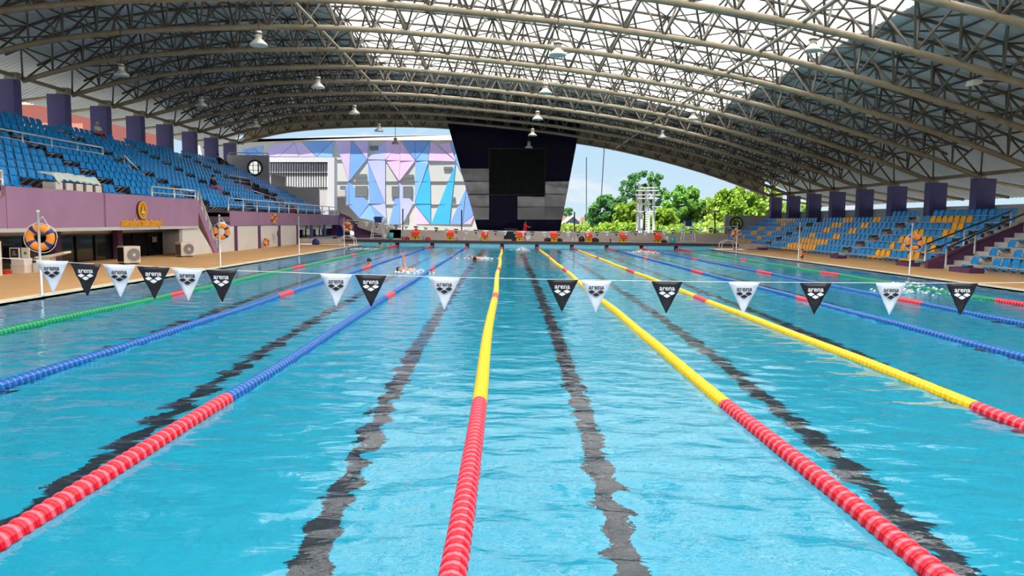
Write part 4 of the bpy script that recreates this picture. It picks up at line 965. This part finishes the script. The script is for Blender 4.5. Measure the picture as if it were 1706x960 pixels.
# ================================================================== PENDANT LAMPS
def pendant():
    r = empty('pendant_lamp', (0, 0, 0))
    b = MB(); b.lathe([(0, .5), (.1, .5), (.12, .46), (.12, .3), (.09, .26), (.13, .22), (.30, .06), (.31, .0), (.29, .0), (.12, .2), (0, .22)], 18); b.build('bell_shade', mat('lamp_shade_metal', srgb(205, 198, 185), .45, .3, var=.06), r, True)
    b = MB(); b.lathe([(0, .03), (.285, .03), (.285, .015), (0, .015)], 18); b.build('lens', mat('lamp_lens_pool_tint', (.6, .75, .78), .15, var=0), r)  # pale cyan paints in the pool's reflection on the lens
    b = MB(); b.lathe([(.125, .42), (.15, .42), (.15, .38), (.125, .38)], 14); b.build('collar', M['bracket'], r)
    return r
PL = [(-8.7, 26, 6.02), (-8.7, 34, 6.02), (-8.7, 42, 6.02), (-8.7, 50, 6.02), (-8.8, 58, 6.0), (1.75, 26.1, 5.85), (1.75, 34, 5.9), (1.75, 42.5, 5.9), (1.75, 50.3, 5.9), (1.75, 58.5, 5.9),
      (10.7, 26, 6.1), (10.7, 34, 6.1), (10.7, 42.3, 6.0), (10.7, 50.5, 5.9), (-16.2, 23, 5.9), (-16.2, 31.2, 5.9), (-16.2, 39.2, 5.9), (-16.2, 47.5, 5.9)]
pn = None
for i, (X, D, h) in enumerate(PL):
    o = pendant() if pn is None else copy_tree(pn); pn = pn or o
    o.location = V(X, D, h)
    row = 'left of centre' if X == -8.7 or X == -8.8 else ('at the centre' if X == 1.75 else ('right of centre' if X > 5 else 'over the left stand side'))
    idx = [p for p in PL if (abs(p[0]-X) < .5)].index((X, D, h))
    tag(o, 'hanging bell lamp in the row %s, %s from the camera' % (row, 'nearest' if idx == 0 else ORD[idx]), 'lamp', 'hanging bell lamps')
for o in [x for x in bpy.data.objects if x.name.startswith('pendant_lamp')]:
    X = o.location.x-CX; L = ch(X)+CZ-o.location.z-.5
    MB().tube([(0, 0, .5), (0, 0, .5+max(.5, L+.1))], .02, 5).build('cord', M['bracket'], o)
# ================================================================== LEFT DECK OBJECTS
def ac_unit(label, X, D, sz, rz=0, dark_side=False):
    w, d, h = sz; r = empty('air_conditioner', V(X, D, -1.77)+Vector((0, 0, 0)), rz); tag(r, label, 'air conditioner')
    MB().box((-w/2, -d/2, .05), (w/2, d/2, h)).build('casing', M['cream'], r)
    for s in (-1, 1): MB().box((s*w*.35-.04, -d/2, 0), (s*w*.35+.04, d/2, .05)).build('foot', M['bracket'], r)
    f = empty('fan_grille', (w*.02, -d/2-.012, h*.52)); f.parent = r
    R = h*.36
    MB().lathe([(0, 0), (R, 0), (R, .01), (0, .01)], 24, axis=1).build('fan_recess', mat('fan_recess_grey', srgb(120, 116, 104), .6), r).location = (w*.08, -d/2-.011, h*.52)
    bpy.data.objects.remove(f)
    b = MB()
    for q in (.3, .5, .7, .9, 1.0):
        P = [(math.cos(t)*R*q, 0, math.sin(t)*R*q) for t in [2*math.pi*k/24 for k in range(25)]]; b.tube(P, .006, 4)
    for k in range(8): t = math.pi*k/8; b.tube([(math.cos(t)*R, 0, math.sin(t)*R), (-math.cos(t)*R, 0, -math.sin(t)*R)], .004, 4)
    g = b.build('fan_guard', M['lconcrete'], r); g.location = (w*.08, -d/2-.03, h*.52)
    MB().lathe([(0, 0), (R*.22, 0), (R*.22, -.02), (0, -.02)], 12, axis=1).build('fan_hub', M['white'], r).location = (w*.08, -d/2-.03, h*.52)
    if dark_side: MB().box((-w/2-.01, -d/2+.03, .1), (-w/2, d/2-.03, h-.05)).build('side_coil', M['black'], r)
    else:
        for i in range(7): MB().box((-w/2-.012, -d/2+.04, .1+i*(h-.2)/7), (-w/2, d/2-.04, .1+i*(h-.2)/7+.045)).build('side_louvre', M['bracket'], r)
    MB().box((w*.4, -d/2-.006, h*.25), (w*.43, -d/2-.001, h*.75)).build('red_strip', mat('red_strip', srgb(220, 60, 60), .5, var=0), r)
    return r
ac_unit('cream outdoor air conditioner unit with a dark coil side, nearer the camera', -14.35, 27.7, (.62, .5, .68), .95, True)
ac_unit('cream outdoor air conditioner unit with louvred side, near the left stairs', -14.75, 33.4, (.62, .5, .68), .95)
sbk = empty('spare_starting_block', V(-14.6, 23.3, -1.77), .2); tag(sbk, 'spare cream starting block with a long plank lying on the left deck', 'starting block')
b = MB(); b.prism([(-.32, 0), (.1, 0), (.08, .5), (-.3, .42)], 1, -.25, .25); b.build('body', M['cream'], sbk)
b = MB(); b.prism([(-.36, .43), (-.3, .50), (.1, .56), (.52, .66), (.54, .60), (.1, .47)], 1, -.28, .28); b.build('top_plank', M['cream'], sbk)
b = MB(); b.box((-.34, -.3, 0), (.3, .3, .06)); b.build('base_plate', M['cream'], sbk)
wc = empty('white_cabinet', V(-15.25, 21.3, -1.77)); tag(wc, 'tall white cabinet at the left picture edge on the deck', 'cabinet')
MB().box((-.3, -.3, 0), (.3, .3, 1.02)).build('body', M['cream'], wc); MB().box((-.28, -.31, .05), (.28, -.3, .98)).build('door', M['white'], wc); MB().box((.1, -.315, .85), (.26, -.31, .88)).build('label_strip', M['bracket'], wc); MB().lathe([(0, 0), (.07, 0), (.07, -.01), (0, -.01)], 16, axis=1).build('round_sticker', M['purple'], wc).location = (.1, -.312, .62)
for i, (X, D, z, s, m, nm, lab) in enumerate([(-15.1, 22.7, 0, (.42, .4, .26), M['cream'], 'crate', 'cream plastic crate at the bottom of the stack beside the nearest pole'), (-15.1, 22.7, .26, (.4, .38, .2), M['white'], 'crate', 'white printed box in the middle of the stack beside the nearest pole'), (-14.7, 23.0, 0, (.3, .3, .3), M['white'], 'crate', 'small white box right of the stacked crates'), (-15.35, 22.2, 0, (.34, .3, .1), M['redc'], 'red_box', 'low red box on the deck left of the stacked crates')]):
    r = empty(nm, V(X, D, -1.77+z)); MB().box((-s[0]/2, -s[1]/2, 0), (s[0]/2, s[1]/2, s[2]-.03)).build('body', m, r); MB().box((-s[0]/2-.01, -s[1]/2-.01, s[2]-.03), (s[0]/2+.01, s[1]/2+.01, s[2])).build('lid', m, r); tag(r, lab, 'box')
def board(label, X, D, z, w, h, mc, mk):
    r = empty('sign_board', V(X, D, -1.77+z)); MB().box((-w/2, -.02, 0), (w/2, .02, h)).build('frame', M['cream'], r); MB().box((-w/2+.03, -.026, .03), (w/2-.03, -.02, h-.03)).build('face', mc, r); mk(r); tag(r, label, 'sign')
def mk1(r):
    for q in range(3): MB().box((-.07+.01*q, -.029, .10+.055*q), (.07-.02*q, -.026, .12+.055*q)).build('text_line', M['lconcrete'], r)
def mk2(r):
    MB().lathe([(0, 0), (.05, 0), (.05, -.003), (0, -.003)], 12, axis=1).build('green_mark', mat('green_mark', srgb(30, 140, 90), .5), r).location = (0, -.026, .16)
board('small black framed notice board resting on the stacked boxes', -15.2, 22.55, .46, .30, .33, M['black'], mk1)
board('small framed board with a green round mark on the stacked boxes', -14.93, 22.65, .46, .24, .33, M['cream'], mk2)
# covered spare blocks on the parapet
for i in range(5):
    D = 24.95+.6*i; r = empty('spare_block', V(-15.42, D, .7)); s = 1.0
    b = MB(); b.prism([(-.2, 0), (.15, 0), (.24, .12), (.26, .46), (-.2, .46)], 0, -.22, .22); b.v = [(v[0], v[1], v[2]) for v in b.v]; b.build('body', M['cream'], r)
    b = MB(); b.box((-.24, .2, .0), (.24, .28, .5)); b.build('dark_edge', M['coping'], r)
    tag(r, 'cream plastic starting block stored on the left parapet, %s from the left of five' % ORD[i], 'starting block', 'stored blocks on the parapet')
vs = []; fs = []; nx, ny = 24, 8
for i in range(nx+1):
    D = 24.75+2.6*i/nx
    for j in range(ny+1):
        u = j/ny; X = -15.8+.62*u; h = 1.50+.03*math.sin(i*.9)*u-.02*math.cos(i*2.1) if u < .78 else 1.48-(u-.78)*(1.0+.15*math.sin(i*1.7))
        if i < 3: h -= (3-i)*.05*u
        vs.append(V(X, D+.12*u, h-.08*(i/nx)))
for i in range(nx):
    for j in range(ny): a = i*(ny+1)+j; fs.append((a, a+ny+1, a+ny+2, a+1))
tag(obj('tarpaulin', vs, fs, M['tarp'], None, True), 'pale crumpled tarpaulin draped over the blocks stored on the left parapet', 'tarpaulin').modifiers.new('s', 'SOLIDIFY').thickness = .02
# bags at the far left deck, buckets, bottles
random.seed(5)
def blob(name, p, s, m, label, cat='bag', strap=True):
    r = empty(name, p); tag(r, label, cat); b = MB(); n = 10
    prof = [(0, 0), (.48, .02), (.52, .3), (.46, .7), (.25, .95), (0, 1)]
    b.lathe(prof, n); b.v = [(v[0]*s[0]*(1+.08*math.sin(v[2]*9+v[1]*7)), v[1]*s[1], v[2]*s[2]) for v in b.v]; b.build('body', m, r, True)
    if strap: MB().tube([(-s[0]*.2, 0, s[2]*.9), (0, 0, s[2]*1.15), (s[0]*.2, 0, s[2]*.9)], .015, 5).build('strap', M['black'], r)
    return r
for i, (x, y, sx, sz, m, lab) in enumerate([(526, 408, .5, .42, 'navy', 'navy sports bag left of the pile at the far left doorway'), (536, 407, .45, .26, 'whitec', 'white bag in the pile at the far left doorway'), (543, 407, .4, .34, 'black', 'black bag right of the white bag in the far left pile'), (551, 406, .45, .3, 'cream', 'cream bag in the middle of the far left pile'), (558, 406, .5, .5, 'darkc', 'tall dark bag in the far left pile'), (564, 406, .35, .26, 'white', 'small white bag before the blue curtain'), (571, 406, .5, .45, 'black', 'black backpack before the blue curtain'), (580, 405, .45, .4, 'darkc', 'dark bag rightmost in the far left pile')]):
    blob('sports_bag', at_z(x, y, .045), (sx, .3, sz), M[m], lab)
def bucket(label, x, m, s=.42, h=.5):
    p = V(0, 52.9, -1.365); p.x = at_y(x, 400, 52.9).x; r = empty('bucket', p); tag(r, label, 'bucket')
    MB().lathe([(0, .02), (s*.4, 0), (s*.5, h), (s*.46, h), (s*.36, .03), (0, .03)], 14).build('body', m, r, True); MB().lathe([(s*.5, h-.03), (s*.53, h-.03), (s*.53, h), (s*.5, h)], 14).build('rim', m, r)
bucket('teal square-looking bucket right of the left lifeguard chair', 651, M['teal']); bucket('grey bucket under the left lifeguard chair', 640, M['lconcrete'], .4, .38); bucket('teal bin right of the rightmost starting block', 1121, M['teal'], .45, .42); bucket('pale bin beside the rightmost starting block', 1111, M['lconcrete'], .34, .5); bucket('white stool-like bucket beside the person in red', 879.5, M['white'], .5, .4)
def bottle(label, x, m, h=.28):
    p = V(0, 52.7, -1.365); p.x = at_y(x, 400, 52.7).x; r = empty('bottle', p); tag(r, label, 'bottle')
    MB().lathe([(0, 0), (.05, 0), (.055, h*.7), (.02, h*.85), (.02, h), (0, h)], 10).build('body', m, r, True); MB().lathe([(.0, h+.03), (.025, h+.03), (.025, h), (0, h)], 8).build('cap', M['white'], r)
bottle('teal bottle right of the leftmost starting block', 705.5, M['teal'], .36); bottle('pinkish bottle right of the second starting block', 761, M['pinkc']); bottle('small pale bottle between second and third starting blocks', 773, M['whitec'], .2); bottle('white bottle left of the third starting block', 799, M['white'], .3); bottle('white bottle left of the sixth starting block', 954, M['white'], .3); bottle('pale bottle beside the sixth starting block', 960, M['whitec'], .26); bottle('grey bottle between sixth and seventh starting blocks', 1017, M['bracket'], .3); bottle('dark bottle left of the leftmost starting block', 671, M['bracket'], .25)
for x, s, m, lab in ((678, .4, 'redc', 'red and black shoes bag left of the leftmost starting block'), (713, .4, 'redc', 'small red bag right of the teal bottle'), (857, .4, 'darkc', 'dark bag left of the person in red'), (912, .5, 'black', 'black bag between the lifeguard and fifth block'), (932, .45, 'darkc', 'dark bag right of the fifth starting block'), (969, .42, 'black', 'tall black backpack left of the sixth starting block'), (991, .6, 'darkc', 'dark bag on the edge right of the sixth starting block'), (1106, .4, 'black', 'black bag beside the rightmost starting block')):
    p = V(0, 52.8, -1.365); p.x = at_y(x, 400, 52.8).x; blob('kit_bag', p, (s, .3, s*(.95 if x == 969 else .5)), M[m], lab)
# wall fan
wf = empty('standing_fan', V(-14.6, 46.6, -1.77)); tag(wf, 'dark round standing fan before the white wall panels', 'fan')
MB().tube([(0, 0, 0), (0, 0, .8)], .02, 6).build('pole', M['bracket'], wf); MB().lathe([(0, .02), (.16, .02), (.16, 0), (0, 0)], 14).build('base', M['bracket'], wf)
MB().lathe([(0, .04), (.2, .03), (.24, 0), (.2, -.03), (0, -.04)], 18, axis=0).build('fan_cage', M['dpurple'], wf, True).location = (.03, 0, .85)
# floodlights on the right roof slope
for i, (X, D, h) in enumerate([(17, 26.8, 5.15), (17, 34, 5.1), (-14.5, 26.6, 7.7)]):
    r = empty('floodlight', V(X, D, h)); MB().prism([(-.2, 0), (.2, .06), (.16, .2), (-.16, .2)], 1, -.2, .2).build('housing', M['white'], r); MB().tube([(0, 0, .2), (0, 0, .75)], .02, 5).build('bracket', M['bracket'], r)
    tag(r, ['small white floodlight under the right roof slope, nearer one', 'small white floodlight under the right roof slope, farther one', 'small floodlight under the upper left roof'][i], 'lamp')
# ================================================================== PEOPLE
J0 = dict(pel=(0, 0, .95), spi=(0, 0, 1.15), che=(0, 0, 1.35), nec=(0, 0, 1.50), hed=(0, .015, 1.60), top=(0, .01, 1.70), shR=(.17, 0, 1.42), elR=(.24, -.02, 1.14), wrR=(.25, .05, .88), haR=(.25, .07, .79), shL=(-.17, 0, 1.42), elL=(-.24, -.02, 1.14), wrL=(-.25, .05, .88), haL=(-.25, .07, .79),
          hiR=(.09, 0, .92), knR=(.1, .02, .50), anR=(.1, -.01, .08), toR=(.11, .15, .03), hiL=(-.09, 0, .92), knL=(-.1, .02, .50), anL=(-.1, -.01, .08), toL=(-.11, .15, .03))
RAD = dict(pel=.125, spi=.115, che=.135, nec=.052, hed=.088, top=.055, sh=.06, el=.042, wr=.03, ha=.034, hi=.085, kn=.055, an=.038, to=.032)
ED = [('pel', 'spi'), ('spi', 'che'), ('che', 'nec'), ('nec', 'hed'), ('hed', 'top')]+[e for s in 'RL' for e in (('che', 'sh'+s), ('sh'+s, 'el'+s), ('el'+s, 'wr'+s), ('wr'+s, 'ha'+s), ('pel', 'hi'+s), ('hi'+s, 'kn'+s), ('kn'+s, 'an'+s), ('an'+s, 'to'+s))]
def skinmesh(name, J, E, m, parent, grow=0.0, fingers=False):
    ks = []
    for a, c in E:
        for k in (a, c):
            if k not in ks: ks.append(k)
    vs = [Vector(J[k]) for k in ks]; es = [(ks.index(a), ks.index(c)) for a, c in E]; rs = [RAD.get(k, RAD.get(k[:2], .05))+grow for k in ks]
    if fingers:
        for s in 'RL':
            w, h = Vector(J['wr'+s]), Vector(J['ha'+s]); d = (h-w).normalized(); sd = d.cross(Vector((0, 1, .2))).normalized(); i0 = ks.index('ha'+s)
            for q, L in ((-1.5, .06), (-.5, .075), (.5, .07), (1.5, .055)):
                vs.append(h+sd*q*.018+d*L*.5); es.append((i0, len(vs)-1)); rs.append(.010); vs.append(h+sd*q*.02+d*L+Vector((0, .012, 0))); es.append((len(vs)-2, len(vs)-1)); rs.append(.008)
            vs.append(w+(h-w)*.5+sd*.045+d*.02); es.append((i0, len(vs)-1)); rs.append(.010)
    me = bpy.data.meshes.new(name); me.from_pydata([tuple(v) for v in vs], es, []); o = bpy.data.objects.new(name, me); COL.objects.link(o)
    md = o.modifiers.new('skin', 'SKIN'); md.use_smooth_shade = True
    for i, sv_ in enumerate(me.skin_vertices[0].data): sv_.radius = (rs[i], rs[i]); sv_.use_root = (i == 0)
    o.modifiers.new('sub', 'SUBSURF').levels = 1; o.modifiers['sub'].render_levels = 1
    dg = bpy.context.evaluated_depsgraph_get(); m2 = bpy.data.meshes.new_from_object(o.evaluated_get(dg)); bpy.data.objects.remove(o)
    m2.materials.clear(); m2.materials.append(m)
    for p in m2.polygons: p.use_smooth = True; p.material_index = 0
    r = bpy.data.objects.new(name, m2); COL.objects.link(r); r.parent = parent; return r
def person(label, loc, rz, J=None, sc=1.0, skinm='skin', shirt=None, legs=None, hairm='hair', arms=False, group=None, cap=None, fingers=True):
    P = dict(J0); P.update(J or {}); r = empty('person', loc, rz); r.scale = (sc,)*3; tag(r, label, 'person', group)
    skinmesh('body', P, ED, M[skinm], r, 0, fingers)
    if shirt: skinmesh('shirt', P, [e for e in ED if e[0] in ('pel', 'spi') and e[1] in ('spi', 'che')]+[e for s in 'RL' for e in ((('che', 'sh'+s), ('sh'+s, 'el'+s))+((('el'+s, 'wr'+s),) if arms else ()))], M[shirt], r, .014)
    if legs: skinmesh('trousers', P, [('pel', 'hiR'), ('hiR', 'knR'), ('pel', 'hiL'), ('hiL', 'knL'), ('knR', 'anR'), ('knL', 'anL')], M[legs], r, .014)
    h, t = Vector(P['hed']), Vector(P['top']); d = (t-h).normalized(); q = d.to_track_quat('Z', 'Y').to_matrix()
    b = MB(); b.lathe([(.0, .118), (.05, .108), (.085, .07), (.098, .02), (.09, -.01)], 12); b.v = [tuple(q @ Vector(v)+h+d*.01-Vector((0, .012, 0))) for v in b.v]; b.build('cap' if cap else 'hair', M[cap or hairm], r, True)
    f = Vector((0, 1, 0)); b = MB()
    fc_ = h+Vector((0, .088, 0)); b.tube([fc_+Vector((0, -.01, .02)), fc_+Vector((0, .018, -.012))], [.006, .012], 5); b.build('nose', M[skinm], r)
    for s in (-.033, .033): MB().cbox(tuple(h+Vector((s, .083, .018))), (.02, .01, .009)).build('eye', M['black'], r)
    return r
person('person in red shirt and red trousers standing at the far deck', V(1.45, 55.2, -1.38), -1.9, dict(elR=(.22, .12, 1.2), wrR=(.18, .36, 1.2), haR=(.17, .45, 1.2), elL=(-.22, .12, 1.2), wrL=(-.15, .33, 1.14), haL=(-.14, .42, 1.13), hed=(0, .05, 1.6), top=(0, .05, 1.7)), .87, 'skind', 'redc', 'redc', arms=True)
SIT = dict(pel=(0, 0, .10), spi=(0, -.03, .3), che=(0, -.02, .5), nec=(0, .0, .66), hed=(0, .03, .76), top=(0, .03, .86), shR=(.17, 0, .57), elR=(.22, .1, .34), wrR=(.12, .3, .26), haR=(.08, .36, .24), shL=(-.17, 0, .57), elL=(-.22, .1, .34), wrL=(-.12, .3, .26), haL=(-.08, .36, .24), hiR=(.09, .04, .08), knR=(.13, .42, .12), anR=(.13, .42, -.28), toR=(.14, .55, -.32), hiL=(-.09, .04, .08), knL=(-.13, .42, .12), anL=(-.13, .42, -.28), toL=(-.14, .55, -.32))
person('person in a white cap and pale top seated in the top left row', V(-22.95, 41.4, 4.47), -math.pi/2-.3, SIT, .95, 'skin', 'whitec', 'redc', cap='whitec')
person('person lounging with green trousers near the left end wall', V(-22.2, 57.0, 4.13), -math.pi/2+.9, dict(SIT, che=(0, -.16, .44), nec=(0, -.2, .6), hed=(0, -.2, .72), top=(0, -.2, .82), shR=(.17, -.16, .5), shL=(-.17, -.16, .5), knR=(.1, .4, .32), anR=(.1, .62, .02), toR=(.1, .75, .02), knL=(-.1, .36, .38), anL=(-.1, .6, .05), toL=(-.1, .73, .05)), 1.05, 'skind', 'darkc', 'greenc')
person('person in a black top and pink trousers in the left stand', V(-17.3, 43.2, 1.72), -math.pi/2-.1, SIT, .95, 'skin', 'darkc', 'pinkc', arms=True)
person('child standing behind the left guard rail near the far end', V(-15.2, 52.1, .31), -math.pi/2, None, .6, 'skin', None, 'redc')
def swimmer(label, px, py, J=None, rz=0, cap=None, sc=1.0, shirt=None, z=-1.42, m='skin'):
    p = at_z(px, py, 0); p.z = z*sc; return person(label, p, rz, J, sc, m, shirt, None, cap=cap, fingers=False)
swimmer('swimmer with only the head out, in the lane left of centre', 615, 443, None, 3.1)
LAY = {}
for k, v in J0.items(): LAY[k] = (v[0], v[2]-.95, .06+v[1]*.5 if k not in ('hed', 'top', 'nec') else .1)
BACK = dict(LAY, elR=(.2, .62, .34), wrR=(.16, .66, .62), haR=(.16, .67, .72), knR=(.1, -.45, .0), anR=(.1, -.85, -.05), knL=(-.1, -.45, 0), anL=(-.1, -.85, -.05))
swimmer('backstroke swimmer raising one arm out of the water', 686, 452, BACK, .9, z=-.06)
CR = dict(LAY, elR=(.3, .65, .26), wrR=(.34, .9, .16), haR=(.34, 1.0, .05), elL=(-.2, .3, -.1), wrL=(-.2, .1, -.15), haL=(-.2, 0, -.15))
swimmer('swimmer doing front crawl left of the central rope', 797, 431, CR, 2.9, z=-.06)
swimmer('splashing swimmer just right of the central rope at the far end', 872, 416, CR, .3, z=-.06)
swimmer('swimmer in a white cap and orange top at the far wall', 892, 411.5, None, 3.1, 'whitec', 1.0, 'orange')
swimmer('swimmer in an orange top with dark hair at the far wall', 904, 411, None, 2.9, None, 1.0, 'orange')
swimmer('swimmer in an orange top beside the fifth rope end', 954, 410.5, None, 3.1, None, 1.0, 'orange')
swimmer('person with dark hair in the water below the sixth block', 991, 410, None, 3.0, None, 1.0)
swimmer('swimmer in a pale cap splashing at the far right lanes', 1083, 421, CR, 1.4, 'whitec', z=-.06)
swimmer('swimmer with dark hair at the far wall, leftmost lane', 633, 411, None, 3.1)
swimmer('swimmer in a teal cap at the far wall by the leftmost rope', 652, 411, None, 3.1, 'teal')
swimmer('swimmer in a dark cap at the end of the third rope', 784, 411, None, 3.1, 'darkc')
swimmer('swimmer in a white cap below the third starting block', 799, 411, None, 3.1, 'whitec')
def splash(label, px, py, w, h, n, seed, d=None):
    rnd = random.Random(seed); c = at_z(px, py, 0); b = MB()
    for i in range(n//2):
        u = rnd.gauss(0, .4); p = (c.x+u*w, c.y+rnd.gauss(0, .35), max(0, rnd.random()**2*h*(1-min(1, abs(u))))); r = rnd.uniform(.012, .045)
        b.add([(p[0]+r*1.8, p[1], p[2]), (p[0]-r*1.6, p[1], p[2]), (p[0], p[1]+r, p[2]), (p[0], p[1]-r, p[2]), (p[0]+r*.3, p[1], p[2]+r), (p[0], p[1], p[2]-r*.6)], [(0, 2, 4), (2, 1, 4), (1, 3, 4), (3, 0, 4), (2, 0, 5), (1, 2, 5), (3, 1, 5), (0, 3, 5)])
    tag(b.build('water_splash', M['foam'], None, True), label, 'splash', kind='stuff')
splash('white splash around the crawl swimmer right of the central rope', 868, 417, .6, .2, 220, 1)
splash('white foam around the crawl swimmer left of the central rope', 800, 431, 1.0, .1, 120, 2)
splash('long white splash in the far right lanes', 1070, 421, 1.5, .15, 240, 3)
splash('white splash beyond the white pennant at the right', 1518, 487, 1.1, .3, 240, 4)
splash('foam around the backstroke swimmer', 685, 454, .8, .1, 120, 5)
splash('white foam at the far left corner by the ladder', 605, 415, 1.6, .06, 200, 6)
